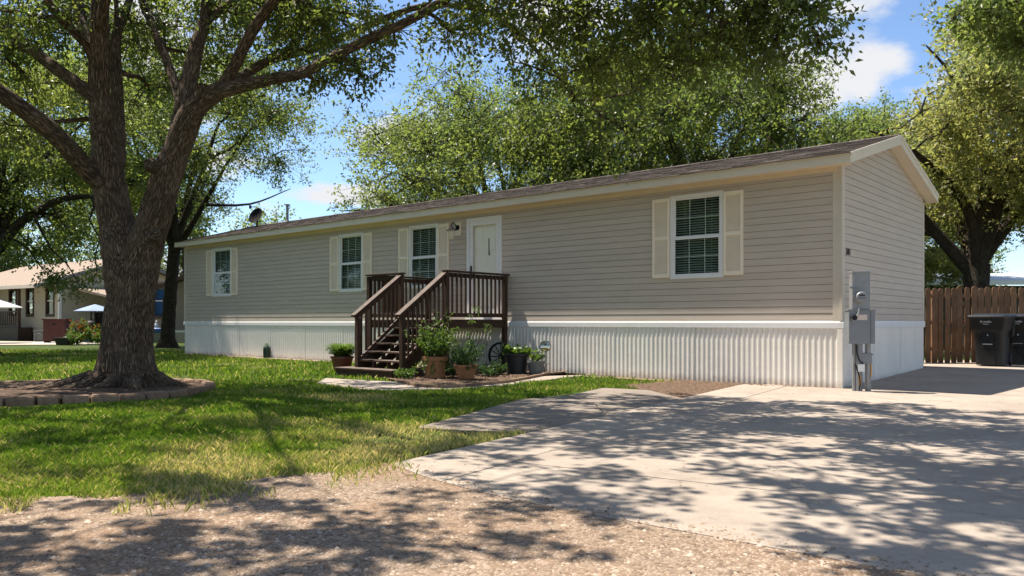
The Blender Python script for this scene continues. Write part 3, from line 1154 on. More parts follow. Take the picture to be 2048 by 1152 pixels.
# satellite dish on the roof
dpos = HW(20.3, -2.2, 0)
zr_ = roof_z(-2.2) + .05
sdh = empty('satellite_dish', (dpos.x, dpos.y, zr_), 0)
tag(sdh, 'dark grey satellite dish with feed arm on the roof', 'satellite dish')
dm = MB()
rows_, seg = 7, 24
Mdish = Matrix.Translation((0, 0, .36)) @ Matrix.Rotation(R(62), 4, 'Z') @ Matrix.Rotation(R(-66), 4, 'Y')
prof = [(.001, 0)] + [(.29 * k / rows_, .09 * (k / rows_) ** 2) for k in range(1, rows_ + 1)]
prof2 = prof + [(.295, .085)] + [(.28 * k / rows_, .085 * (k / rows_) ** 2 - .012) for k in range(rows_, 0, -1)] + [(.001, -.012)]
dm.lathe(prof2, seg, M=Mdish)
dm.build('reflector', 'blackmatte', sdh, True)
MB().tube([(0, 0, -.05), (0, 0, .25), (.05, .02, .34)], .025, 8).box(-.09, -.09, -.02, .09, .09, .01).build('mast', 'black', sdh)
tip = Mdish @ Vector((.12, -.02, .42))
MB().tube([Mdish @ Vector((.27, 0, -.02)), Mdish @ Vector((.27, 0, .22)), tip], .014, 6).build('feed_arm', 'black', sdh)
MB().lathe([(.0, -.05), (.035, -.05), (.045, .0), (.045, .06), (0, .07)], 10, tip).build('feed_horn', 'black', sdh)

# ------------------------------------------------------------------ porch deck with stairs
dk = empty('porch_deck', HW(8.15, 0, 0), HRZ)
tag(dk, 'dark brown wooden porch deck with stairs and baluster railing', 'deck')
ox = -8.15
XR, XL, YF = 6.97 + ox, 9.33 + ox, 1.85
XS = 8.30 + ox
ZD = 1.10


def wbox(name, *a):
    return MB().box(*a).build(name, 'wood', dk, bevel=.004)


def wbar(name, a, b, w, h):
    return MB().bar(a, b, w, h).build(name, 'wood', dk, bevel=.004)


y = .06
while y < YF - .05:
    wbox('deck_board', XR - .04, y, ZD - .03, XL + .04, min(y + .138, YF + .02), ZD)
    y += .144
wbox('rim_joist', XR - .02, .05, ZD - .17, XR + .02, YF, ZD - .032)
wbox('rim_joist', XL - .02, .05, ZD - .17, XL + .02, YF, ZD - .032)
wbox('rim_joist', XR + .02, YF - .04, ZD - .17, XL - .02, YF, ZD - .032)
P = .045
RT = 2.06
for (px_, py_, z0, z1) in ((XR, YF, 0, RT - .03), (XR, .10, 0, RT - .03), (XS, YF, 0, RT - .03), (XL, YF, 0, RT - .03), (XL, .10, 0, RT - .03)):
    wbox('post', px_ - P, py_ - P, z0, px_ + P, py_ + P, z1)


def rail(a, b, zb=ZD + .06, zt=RT, n=None):
    a, b = Vector(a), Vector(b)
    d = (b - a).normalized()
    L = (b - a).length
    off = Vector((0, 0, 1))
    s = d.cross(off).normalized()
    wbar('handrail', a + off * zt - d * .06, b + off * zt + d * .06, .14, .035)
    wbar('rail', a + off * (zt - .075) + s * .0, b + off * (zt - .075), .038, .085)
    wbar('rail', a + off * (zb + .03), b + off * (zb + .03), .038, .085)
    n = n or int(L / .125)
    for k in range(1, n):
        p = a + (b - a) * (k / n) + s * .036
        MB().bar(p + off * zb, p + off * (zt - .04), .035, .035, up=d).build('baluster', 'wood', dk, bevel=.003)


rail((XR, YF, 0), (XR, .06, 0), n=14)
rail((XS, YF, 0), (XL, YF, 0), n=8)
rail((XL, YF, 0), (XL, .06, 0), n=14)
# stairs
YB = 2.98
wbox('post', XR + .02 - P, YB - P, 0, XR + .02 + P, YB + P, 1.13)
wbox('post', XS - P, YB - P, 0, XS + P, YB + P, 1.13)
for xx in (XR + .02, XS):
    a, b = Vector((xx, YF, RT - .02)), Vector((xx, YB + .12, 1.17))
    wbar('handrail', a, b, .14, .04)
    dz = Vector((0, 0, -.075))
    wbar('rail', a + dz, b + dz - (b - a).normalized() * .06, .04, .10)
    lo_a, lo_b = Vector((xx, YF, ZD + .06)), Vector((xx, YB, .27))
    wbar('rail', lo_a, lo_b, .04, .075)
    for k in range(1, 10):
        t = k / 10
        yy = YF + (YB - YF) * t
        za = lo_a.z + (lo_b.z - lo_a.z) * t - .04
        zb = RT - .05 + (1.17 - RT) * ((yy - YF) / (YB + .12 - YF)) - .02
        sx_ = .036 if xx > 0 else -.036
        wbox('baluster', xx + sx_ - .0175, yy - .0175, za, xx + sx_ + .0175, yy + .0175, zb)
    wbar('stringer', (xx + (.03 if xx < 0 else -.03), YF - .05, ZD - .16), (xx + (.03 if xx < 0 else -.03), YB - .02, .13), .04, .24)
for xx in (XR + .45, XR + .88):
    wbar('stringer', (xx, YF - .02, ZD - .25), (xx, YB - .08, .10), .04, .16)
NT = 5
for k in range(NT):
    zt = .315 + k * (ZD - .315) / NT
    y1 = YB + .02 - k * (YB - YF) / NT
    wbox('tread', XR + .03, y1 - .135, zt - .035, XS - .03, y1, zt)
    wbox('tread', XR + .03, y1 - .275, zt - .035, XS - .03, y1 - .141, zt)
    for xx in (XR + .45, XR + .88):
        wbox('cleat', xx - .021, y1 - .10, zt - .155, xx + .021, y1 - .02, zt - .036)
# wide bottom step, a box of its own boards
wbox('step_face', XR - .02, 3.24, .0, XS + .30, 3.28, .125)
wbox('step_side', XS + .26, 2.92, .0, XS + .30, 3.24, .125)
wbox('step_side', XR - .02, 3.02, .0, XR + .02, 3.24, .125)
wbox('tread', XR - .05, 3.12, .126, XS + .34, 3.30, .160)
wbox('tread', XR + .07, 2.90, .126, XS + .34, 3.115, .160)

# ------------------------------------------------------------------ leaves and wood of plants
def unit(a):
    return a / np.maximum(np.linalg.norm(a, axis=-1, keepdims=True), 1e-9)


def leaf_arrays(P, D, L, W, rng, upb=.7, fold=.12, droop=.12, tri=False):
    N = len(P)
    D = unit(D)
    n = rng.normal(size=(N, 3))
    n[:, 2] += upb
    s = unit(np.cross(D, n))
    nn = np.cross(s, D)
    L = L[:, None]
    W = W[:, None]
    mid = P + D * L * .45
    if tri:
        v = np.empty((N, 3, 3))
        v[:, 0] = P - s * W * .5
        v[:, 1] = P + s * W * .5
        v[:, 2] = P + D * L
        return v.reshape(-1, 3), np.arange(N * 3).reshape(N, 3)
    v = np.empty((N, 4, 3))
    v[:, 0] = P
    v[:, 1] = mid + s * W * .5 + nn * W * fold
    v[:, 2] = P + D * L
    v[:, 2, 2] -= (L * droop)[:, 0]
    v[:, 3] = mid - s * W * .5 + nn * W * fold
    b = (np.arange(N) * 4)[:, None]
    f = np.concatenate([b + np.array([[0, 1, 2]]), b + np.array([[0, 2, 3]])], 1).reshape(-1, 3)
    return v.reshape(-1, 3), f


def vnoise(P, scale, seed):
    r = np.random.default_rng(seed)
    k = r.normal(size=(6, 3)) * scale
    ph = r.uniform(0, 6.28, 6)
    return np.sin(P @ k.T + ph).sum(1) / 6 ** .5


class Wood:
    """tubes gathered into one mesh, with the bark coordinate along each"""
    def __init__(self):
        self.v, self.f, self.b, self.n = [], [], [], 0

    def tube(self, path, rad, n=8, flare=None, k0=0.0, seed=0):
        path = np.asarray(path, float)
        rad = np.asarray(rad, float)
        K = len(path)
        tan = unit(np.gradient(path, axis=0))
        ref = np.cross(tan[0], (0.3, .9, .1))
        ref = ref / np.linalg.norm(ref)
        al = np.concatenate([[0], np.cumsum(np.linalg.norm(np.diff(path, axis=0), axis=1))]) + k0
        th = np.arange(n) * 2 * PI / n
        V = np.empty((K, n, 3))
        Bk = np.empty((K, n, 3))
        for i in range(K):
            ref = ref - tan[i] * ref.dot(tan[i])
            ref /= np.linalg.norm(ref)
            s = np.cross(tan[i], ref)
            r = np.full(n, rad[i])
            if flare is not None:
                r = r * flare(path[i], th)
            V[i] = path[i] + np.outer(np.cos(th) * r, ref) + np.outer(np.sin(th) * r, s)
            Bk[i] = np.stack([np.cos(th) * max(rad[i], .02) * 1.0 + seed * 3.1, np.sin(th) * max(rad[i], .02), np.full(n, al[i])], 1)
        idx = np.arange(K * n).reshape(K, n)
        a = idx[:-1]
        b = np.roll(idx, -1, 1)[:-1]
        c = np.roll(idx, -1, 1)[1:]
        d = idx[1:]
        q = np.stack([a, b, c, d], -1).reshape(-1, 4)
        self.v.append(V.reshape(-1, 3))
        self.b.append(Bk.reshape(-1, 3))
        self.f.append(q + self.n)
        self.n += K * n

    def twigs(self, A, C, ra, rb):
        """straight three-sided twigs, all at once"""
        A, C = np.asarray(A), np.asarray(C)
        N = len(A)
        if N == 0:
            return
        d = unit(C - A)
        r = unit(np.cross(d, np.tile([.31, .22, .93], (N, 1))))
        s = np.cross(d, r)
        V = np.empty((N, 6, 3))
        for k in range(3):
            t = 2 * PI * k / 3
            o = r * math.cos(t) + s * math.sin(t)
            V[:, k] = A + o * np.reshape(ra, (-1, 1))
            V[:, 3 + k] = C + o * np.reshape(rb, (-1, 1))
        b = (np.arange(N) * 6)[:, None]
        q = np.concatenate([b + np.array([[0, 1, 4, 3]]), b + np.array([[1, 2, 5, 4]]), b + np.array([[2, 0, 3, 5]])], 1).reshape(-1, 4)
        self.v.append(V.reshape(-1, 3))
        self.b.append(V.reshape(-1, 3))
        self.f.append(q + self.n)
        self.n += N * 6

    def build(self, name, mat, parent):
        return mesh_np(name, np.concatenate(self.v), np.concatenate(self.f), mat, parent, {'bk': ('FLOAT_VECTOR', np.concatenate(self.b))}, smooth=True)


def smooth_path(pts, rads, step):
    """Catmull-Rom resample of a polyline with radii"""
    pts = np.asarray(pts, float)
    rads = np.asarray(rads, float)
    P4 = np.concatenate([[2 * pts[0] - pts[1]], pts, [2 * pts[-1] - pts[-2]]])
    out, ro = [], []
    for i in range(len(pts) - 1):
        p0, p1, p2, p3 = P4[i:i + 4]
        n = max(2, int(np.linalg.norm(p2 - p1) / step))
        for t in np.arange(n) / n:
            out.append(.5 * ((2 * p1) + (-p0 + p2) * t + (2 * p0 - 5 * p1 + 4 * p2 - p3) * t * t + (-p0 + 3 * p1 - 3 * p2 + p3) * t ** 3))
            ro.append(rads[i] + (rads[i + 1] - rads[i]) * t)
    out.append(pts[-1])
    ro.append(rads[-1])
    return np.array(out), np.array(ro)


def bent(a, b, rng, sag=.12, k=5):
    a, b = np.asarray(a, float), np.asarray(b, float)
    L = np.linalg.norm(b - a)
    t = np.linspace(0, 1, k)[:, None]
    off = rng.normal(size=3) * L * sag
    off[2] += L * sag * .6
    p = a + (b - a) * t + off * (t * (1 - t) * 2)
    p[1:-1] += rng.normal(size=(k - 2, 3)) * L * .025
    return p


class Tree:
    def __init__(self, name, label, base, seed, bark='bark', leaf='leafA', group=None):
        self.o = empty(name, base)
        tag(self.o, label, 'tree', group)
        self.base = np.array(base, float)
        self.rng = np.random.default_rng(seed)
        self.w = Wood()
        self.t = Wood()
        self.bark, self.leaf = bark, leaf
        self.nodes, self.nr = [], []
        self.LV, self.LF, self.LT, self.ln = [], [], [], 0
        self.seed = seed

    def limb(self, pts, rads, n=10, step=.22, flare=None, rough=.035):
        p, r = smooth_path(pts, rads, step)
        if rough:
            r = r * (1 + self.rng.normal(size=len(r)) * rough)
        self.w.tube(p - self.base, r, n, flare, seed=len(self.nodes) % 17)
        self.nodes += list(p)
        self.nr += list(r)
        return p, r

    def nearest(self, q, hang=False):
        N = np.array(self.nodes)
        d = np.linalg.norm(N - q, axis=1) + (0 if hang else np.maximum(0, N[:, 2] - q[2]) * .8)
        return int(np.argmin(d))

    def clump(self, c, r, n, L=.08, Wd=.04, lps=20, spread=.30, gap=.25, tint=0.0, thick=1.0, shell=.55, join=True, tri=False, hang=False):
        """n sprays of leaves in an ellipsoid, hung on branches from the nearest limb"""
        rng = self.rng
        c = np.asarray(c, float)
        r = np.asarray(r if hasattr(r, '__len__') else (r, r, r * .75), float)
        u = unit(rng.normal(size=(n * 2, 3)))
        rad = rng.uniform(0, 1, n * 2) ** (shell)
        P = c + u * rad[:, None] * r
        keep = vnoise(P, 2.4 / max(r.mean(), .3) * 1.2, self.seed + 5) > (-1.6 + 3 * gap)
        P = P[keep][:n]
        if len(P) == 0:
            return
        # branch work
        k = self.nearest(c, hang)
        a = np.array(self.nodes[k])
        ra = min(self.nr[k] * .55, .05 * thick + .012 * np.linalg.norm(c - a))
        if join:
            path = bent(a, c, rng, .14, 6)
            self.t.tube(path - self.base, np.linspace(ra, .012, 6), 5)
        else:
            path = np.array([c])
        m = max(2, len(P) // 14)
        sub = P[rng.choice(len(P), m, replace=len(P) < m)]
        subpts = [path[-3:]] if join else [path]
        for sdir in sub:
            j = np.argmin(np.linalg.norm(path - sdir, axis=1))
            j = max(j - 1, 0)
            bp = bent(path[j], sdir, rng, .12, 4)
            self.t.tube(bp - self.base, np.linspace(.018 * thick, .006, 4), 4)
            subpts.append(bp[1:])
        SP = np.concatenate(subpts)
        d2 = ((P[:, None, :] - SP[None]) ** 2).sum(-1)
        A = SP[np.argmin(d2, 1)]
        self.t.twigs(A - self.base, P - self.base, np.full(len(P), .006 * thick), np.full(len(P), .003 * thick))
        out = unit((P - c) / r + rng.normal(size=P.shape) * .55 + unit(P - A) * .5 + np.array([0, 0, -.15]))
        # leaves along each spray
        t = rng.uniform(-.55, 1, (len(P), lps))
        base = P[:, None] + out[:, None] * (t * spread)[..., None] + rng.normal(size=(len(P), lps, 3)) * spread * .30
        D = out[:, None] * .6 + rng.normal(size=(len(P), lps, 3)) * .75
        D[..., 2] -= .15
        base = base.reshape(-1, 3)
        D = D.reshape(-1, 3)
        N = len(base)
        sz = rng.uniform(.65, 1.25, N)
        v, f = leaf_arrays(base, D, L * sz, Wd * sz, rng, tri=tri, upb=1.0 if tri else .7)
        tin = np.repeat(rng.normal(.45 + tint, .14, len(P)), lps) + rng.normal(0, .12, N)
        tin = np.where(rng.uniform(size=N) < .004, 1.0, np.clip(tin, 0, .95))
        self.LV.append(v - self.base)
        self.LF.append(f + self.ln)
        self.LT.append(np.repeat(tin, 3 if tri else 4))
        self.ln += len(v)

    def build(self):
        self.w.build('trunk', self.bark, self.o)
        if self.t.v:
            tag(self.t.build('branches', self.bark, self.o), kind='stuff')
        mesh_np('crown', np.concatenate(self.LV), np.concatenate(self.LF), self.leaf, self.o, {'tint': ('FLOAT', np.concatenate(self.LT))})
        return self.o


# ---- the big shade tree in the lawn
TB = (-5.72, 11.8, 0)
T = Tree('shade_tree', 'massive rough-barked shade tree with forked trunk in the stone-ringed bed', TB, 21, 'bark', 'leafA')


def HP(lst):
    """(px, py, half-width px, depth) rows -> world points and radii"""
    return [B(a, b, d) for a, b, h, d in lst], [h / F * d for a, b, h, d in lst]


def flare(p, th):
    z = max(p[2], 0)
    f = 1 + .80 * math.exp(-z / .19) + .12 * math.exp(-z / .5)
    lob = .42 * math.exp(-z / .2) + .09 * math.exp(-z / .8) + .03
    return f * (1 + lob * (.5 * np.cos(5 * th + .7) + .35 * np.cos(3 * th + 2.1) + .35 * np.cos(9 * th + z) + .2 * np.cos(13 * th)))


pts, rd = HP([(252, 806, 47, 11.8), (252, 775, 47, 11.8), (252, 740, 47, 11.8), (253, 700, 47, 11.8), (257, 640, 45, 11.8), (262, 590, 45, 11.8), (258, 545, 46, 11.8), (248, 500, 42, 11.8), (235, 450, 34, 11.8), (222, 390, 31, 11.8),
              (215, 340, 30, 11.75), (211, 273, 26, 11.7), (199, 195, 20, 11.6), (199, 90, 19, 11.5), (200, 0, 16, 11.4), (205, -150, 13, 11.3), (230, -330, 9, 11.2), (215, -520, 5, 11.0)])
T.limb(pts, rd, 26, .10, flare, .018)
pts, rd = HP([(262, 650, 32, 11.75), (269, 590, 38, 11.72), (281, 530, 37, 11.7), (294, 480, 34, 11.65), (308, 440, 32, 11.6), (334, 352, 29, 11.5), (364, 273, 26, 11.4), (388, 219, 22, 11.3), (425, 188, 19, 11.25), (461, 172, 15, 11.2)])
T.limb(pts, rd, 20, .12, None, .02)
# limbs: right long one over the lawn and on above the drive
pts, rd = HP([(440, 182, 15, 11.2), (500, 168, 13, 11.0), (547, 157, 12, 10.8), (605, 147, 11, 10.6), (645, 125, 10, 10.4), (729, 82, 9.5, 10.1), (815, 43, 9, 9.8), (889, 0, 9, 9.5), (990, -60, 8, 9.1), (1130, -110, 7, 8.7), (1290, -130, 5.5, 8.3), (1450, -120, 4, 8.0), (1600, -70, 3, 7.8)])
T.limb(pts, rd, 12, .2)
pts, rd = HP([(462, 168, 10, 11.4), (540, 120, 9, 12.0), (625, 98, 8, 12.3), (690, 72, 7.5, 12.4), (756, 43, 7, 12.4), (860, 10, 6, 12.2), (990, 30, 5, 11.6), (1090, 120, 4, 11.0), (1150, 200, 3, 10.6)])
T.limb(pts, rd, 10, .25)
for rows in (
    [(440, 185, 14, 11.25), (469, 133, 12, 11.1), (500, 70, 11, 10.9), (547, 0, 9.5, 10.6), (620, -110, 8, 10.0), (700, -260, 6, 9.2), (790, -420, 4, 8.4)],
    [(352, 300, 20, 11.5), (368, 215, 19, 11.7), (378, 160, 17, 11.9), (395, 86, 14, 12.0), (410, 39, 12, 12.1), (416, -20, 11, 12.2), (430, -180, 8, 12.3), (470, -380, 5, 12.2)],
    [(405, 50, 9, 12.1), (440, 20, 8, 12.3), (500, -25, 7, 12.6), (590, -120, 5, 13.0)],
    [(362, 215, 10, 11.8), (355, 184, 9.5, 12.0), (332, 117, 9, 12.3), (305, 51, 8, 12.6), (285, 0, 7.5, 12.9), (250, -120, 5, 13.4)],
    [(212, 372, 20, 11.7), (172, 338, 20, 11.5), (129, 287, 19, 11.2), (78, 242, 18, 10.9), (0, 186, 17, 10.5), (-110, 110, 14, 10.0), (-260, 10, 10, 9.3), (-430, -110, 6, 8.6)],
    [(205, 215, 13, 11.6), (176, 184, 13, 11.5), (117, 141, 12, 11.6), (51, 90, 12, 11.8), (0, 51, 11.5, 12.0), (-120, -60, 9, 12.3), (-260, -200, 6, 12.6)],
    [(186, 120, 9, 11.5), (172, 90, 8.5, 11.4), (137, 55, 8, 11.1), (94, 0, 7.5, 10.7), (30, -120, 6, 10.0), (-60, -300, 4, 9.0)],
    [(180, 100, 9, 11.6), (168, 60, 9, 11.8), (157, 0, 8.5, 12.1), (130, -140, 6.5, 12.8)],
    [(236, 330, 14, 12.0), (238, 273, 12.5, 12.1), (234, 176, 11.5, 12.3), (231, 78, 10, 12.5), (246, 40, 8, 12.6), (262, -10, 7, 12.8), (300, -130, 5, 13.2)],
    [(231, 90, 5, 12.5), (233, 30, 4.5, 12.5), (231, -60, 4, 12.4)],
    [(200, 60, 10, 11.4), (230, -100, 9, 10.6), (300, -350, 7, 9.0), (380, -700, 4, 7.4)],
    [(200, -20, 9, 11.4), (150, -200, 8, 10.2), (40, -520, 6, 8.2), (-60, -900, 3.5, 6.8)],
):
    pts, rd = HP(rows)
    T.limb(pts, rd, 10, .25)
# sawn stub and two old branch scars
q = B(404, 196, 11.2)
T.w.tube(np.array([q, q + Vector((.02, -.05, .17))]) - T.base, [.085, .078], 10)
T.w.tube(np.array([q + Vector((.02, -.05, .168)), q + Vector((.02, -.05, .175))]) - T.base, [.078, .004], 10)
for (a, b) in ((300, 330), (306, 472), (142, 307)):
    q = B(a, b, 11.22 if a != 306 else 11.30)
    T.w.tube(np.array([q + Vector((0, .06, 0)), q + Vector((.0, -.03, 0)), q + Vector((0, -.045, 0)), q + Vector((0, -.03, 0))]) - T.base, [.11, .085, .055, .01], 12)
# surface roots
for k, (a, L) in enumerate(((3.5, 1.35), (4.1, 1.0), (4.75, .8), (5.5, .9), (.2, .75), (2.9, 1.2), (3.8, 1.5))):
    p = []
    for t in np.linspace(0, 1, 7):
        rr = .42 + L * t
        aa = a + .18 * math.sin(t * 4 + k)
        p.append((TB[0] + rr * math.cos(aa), TB[1] + rr * math.sin(aa), .17 * (1 - t) ** 2 + .075 - .06 * t))
    T.limb(p, np.linspace(.115, .03, 7), 8, .12, None, .06)
T.nodes = T.nodes[:]
# foliage in view: near twigs over the drive
near = dict(L=.075, Wd=.036)
for (a, b, d, r, n) in (
    (905, 70, 9.9, (.55, .5, .35), 60), (800, 60, 10.2, (.6, .5, .35), 60), (960, 10, 9.4, (.8, .6, .4), 120),
    (1060, 30, 9.1, (.8, .7, .45), 150), (1170, 40, 8.8, (.8, .7, .5), 170), (1290, 20, 8.6, (.8, .7, .5), 180), (1400, 30, 8.4, (.8, .7, .55), 190), (1510, 20, 8.2, (.7, .7, .5), 160),
    (1600, 30, 8.0, (.45, .5, .4), 80), (1640, 90, 7.9, (.28, .25, .24), 34), (1100, 150, 10.2, (.7, .6, .6), 90), (1200, 130, 9.4, (.6, .6, .45), 80), (1330, 120, 9.2, (.7, .6, .45), 110), (1440, 110, 8.8, (.6, .5, .4), 80), (1220, 240, 10.8, (.5, .5, .6), 50),
    (1540, 110, 8.3, (.4, .4, .3), 45),
    (655, 45, 11.2, (1.0, .8, .5), 130), (700, 120, 10.4, (.45, .4, .25), 36), (590, 90, 11.6, (.8, .7, .5), 90), (560, 20, 11.4, (.9, .8, .5), 110), (640, 165, 10.8, (.35, .3, .2), 22),
    (480, 40, 12.6, (.9, .8, .6), 110), (330, 60, 13.0, (1.0, .8, .7), 120), (270, 60, 13.4, (.8, .8, .6), 70), (100, 60, 12.6, (1.0, .9, .7), 130), (20, 110, 12.2, (.8, .7, .6), 90), (90, 180, 13.4, (.9, .8, .6), 90),
    (30, 20, 11.0, (.9, .7, .5), 100), (160, 20, 12.8, (.8, .7, .5), 90), (300, 190, 13.6, (.8, .8, .7), 70), (430, 120, 13.2, (.6, .6, .5), 60), (20, 250, 12.5, (.7, .7, .5), 60),
    (730, 160, 10.6, (.25, .25, .3), 14), (560, 170, 10.9, (.25, .3, .2), 10),
):
    nn_ = n if a < 760 else int(n * .62)
    T.clump(B(a, b, d), r, nn_, lps=18, spread=.20, gap=.26 if a > 760 else .18, tint=float(T.rng.normal(0, .1)), **near)
# foliage above the frame: the rest of the crown, whose shade falls on drive, lawn and road
rt = np.random.default_rng(5)
UP = dict(L=.13, Wd=.078, lps=36, spread=.24, gap=.30)
for (x, y, z, r, n) in (
    (-.2, 9.6, 6.2, (1.3, 1.2, .8), 50), (1.2, 8.8, 6.3, (1.3, 1.2, .8), 55), (2.4, 8.0, 5.9, (1.2, 1.2, .8), 62), (3.1, 9.2, 6.4, (1.1, 1.0, .7), 44), (.6, 10.6, 6.8, (1.3, 1.2, .8), 30), (-1.6, 8.6, 6.6, (1.2, 1.2, .8), 70),
    (.2, 7.4, 6.4, (1.1, 1.0, .7), 60), (1.6, 6.9, 6.2, (1.1, 1.0, .7), 66), (2.9, 6.8, 6.3, (1.1, 1.0, .7), 60), (-2.8, 10.2, 7.2, (1.4, 1.4, .9), 80), (-3.6, 8.2, 7.0, (1.3, 1.2, .8), 26), (-2.6, 6.6, 6.8, (1.0, .9, .7), 34),
    (-5.4, 9.6, 7.4, (1.4, 1.3, .9), 30), (-7.2, 9.6, 7.2, (1.4, 1.4, .9), 34), (-6.6, 7.6, 6.8, (1.3, 1.2, .8), 26), (-4.8, 6.4, 6.8, (1.2, 1.0, .8), 44), (-8.4, 8.0, 6.6, (1.4, 1.2, .8), 24), (-9.6, 10.5, 6.8, (1.5, 1.4, .9), 80),
    (-5.6, 12.2, 8.4, (1.7, 1.6, 1.1), 100), (-8.0, 12.6, 7.8, (1.6, 1.5, 1.0), 90), (-3.4, 12.6, 8.0, (1.6, 1.5, 1.0), 90), (-1.2, 12.2, 7.8, (1.4, 1.3, .9), 70), (-10.8, 13.4, 7.0, (1.6, 1.5, 1.0), 80), (-6.8, 14.6, 7.4, (1.6, 1.5, 1.0), 80),
    (-4.2, 14.6, 7.2, (1.5, 1.4, .9), 70), (-6.4, 5.2, 6.4, (1.2, 1.0, .7), 80), (-4.4, 4.6, 6.5, (1.0, .9, .7), 44), (-8.2, 5.4, 6.4, (1.3, 1.0, .7), 80), (-11.0, 8.2, 6.6, (1.4, 1.3, .9), 60), (4.1, 7.6, 6.0, (.9, .9, .6), 40),
    (.6, 5.9, 6.4, (1.1, .9, .6), 60), (2.0, 5.7, 6.4, (1.1, .9, .6), 66), (3.3, 5.6, 6.3, (1.0, .9, .6), 56), (-.8, 6.6, 6.6, (1.0, .9, .6), 44), (4.3, 6.3, 6.4, (1.0, .9, .6), 50), (1.2, 4.7, 6.6, (.9, .8, .6), 40),
    (-.7, 5.1, 6.3, (.9, .7, .5), 44), (.4, 4.8, 6.2, (.8, .6, .5), 44), (1.3, 5.3, 6.3, (.8, .7, .5), 44), (.2, 5.7, 6.1, (.8, .7, .5), 40), (1.9, 4.7, 6.3, (.8, .7, .5), 40), (2.6, 5.0, 6.2, (.8, .7, .5), 40),
    (-5.4, 4.9, 6.3, (1.1, .8, .6), 46), (-3.6, 5.3, 6.4, (1.0, .7, .6), 30), (-7.0, 4.5, 6.3, (1.1, .8, .6), 56),
    (0, 11.6, 6.8, (1.0, .8, .6), 46), (1.4, 11.3, 6.7, (1.0, .8, .6), 46), (2.1, 10.3, 6.5, (.9, .8, .6), 36), (-1.0, 11.0, 6.8, (.9, .8, .6), 30),
    (-6.5, 10.8, 9.6, (1.6, 1.6, 1.0), 40), (-4.0, 10.0, 9.2, (1.5, 1.5, 1.0), 60),
):
    T.clump((x, y, z), r, int(n * .72), **UP)
T.build()


# ---- trees grown by rule: trunk, forked limbs, clumps over the crown
def auto_tree(name, label, base, H, CR, tr, fork, seed, leaf='leafA', nl=7, nc=26, sprays=60, L=.122, Wd=.078, lean=(0, 0), squash=.62, cz=None, bark='barkfar', group=None, lps=20, gap=.2, low=0.0, spread=.36, sect=None, extra=(), limbs=(), tri=True):
    t = Tree(name, label, base, seed, bark, leaf, group)
    r = np.random.default_rng(seed)
    b = np.array(base, float)
    top = b + np.array([lean[0], lean[1], fork])
    mid = (b + top) / 2 + r.normal(size=3) * [.12, .12, 0]

    def fl(p, th):
        z = max(p[2], 0)
        return (1 + .5 * math.exp(-z / .25)) * (1 + (.3 * math.exp(-z / .25) + .03) * np.cos(5 * th + seed))
    t.limb([b - [0, 0, .1], b + [0, 0, .25], mid, top], [tr * 1.1, tr * 1.05, tr * .95, tr * .9], 14, .2, fl)
    cz = cz or (fork + H) / 2
    c0 = b + np.array([lean[0] * 1.5, lean[1] * 1.5, cz])
    vr = H - cz
    ends = []
    for k in range(nl):
        a = 2 * PI * (k + r.uniform(-.3, .3)) / nl
        e = r.uniform(.15, 1.0)
        rad = CR * (1 - .55 * e) * r.uniform(.65, .95)
        z = cz - vr * .25 + vr * .95 * e
        end = c0 * [1, 1, 0] + b * [0, 0, 1] * 0 + np.array([rad * math.cos(a), rad * math.sin(a), b[2] + z])
        st = top - np.array([0, 0, r.uniform(0, fork * .18)])
        m1 = st + (end - st) * .35 + np.array([0, 0, .12 * H * r.uniform(.2, 1)]) + r.normal(size=3) * .25
        m2 = st + (end - st) * .7 + np.array([0, 0, .08 * H * r.uniform(0, 1)]) + r.normal(size=3) * .3
        t.limb([st, m1, m2, end], [tr * .52, tr * .36, tr * .2, tr * .06], 8, .5)
        ends.append(end)
        e2 = m1 + (end - m1) * .6 + r.normal(size=3) * CR * .25
        t.limb([m1, (m1 + e2) / 2 + r.normal(size=3) * .2, e2], [tr * .26, tr * .16, tr * .05], 6, .5)
    for (lp, lr) in limbs:
        t.limb(lp, lr, 10, .3)
    for (p, rr, n) in extra:
        t.clump(p, rr, n, L=L, Wd=Wd, lps=lps, spread=spread, gap=gap, thick=.5, hang=True)
    cs = []
    tries = 0
    while len(cs) < nc and tries < 4000:
        tries += 1
        d = unit(r.normal(size=3))
        rr = r.uniform(.25, 1) ** .45
        p = c0 + d * rr * np.array([CR, CR, vr if d[2] > 0 else vr * squash])
        if p[2] < b[2] + fork * .75 + low:
            continue
        if sect is not None and not sect(1024 + p[0] / p[1] * F, 644 - (p[2] - CAMZ) / p[1] * F):
            continue
        if all(np.linalg.norm(p - q) > CR * .23 for q in cs):
            cs.append(p)
    for p in cs:
        s = CR * r.uniform(.19, .29)
        t.clump(p, (s * 1.2, s * 1.2, s * .72), int(sprays * 1.5 * r.uniform(.7, 1.3)), L=L, Wd=Wd, lps=lps, spread=spread, gap=gap, thick=1.6, tint=r.normal(0, .10), tri=tri, shell=.7)
    return t.build(), t


def gz(px, d):
    return ((px - 1024) / F * d, d, 0)


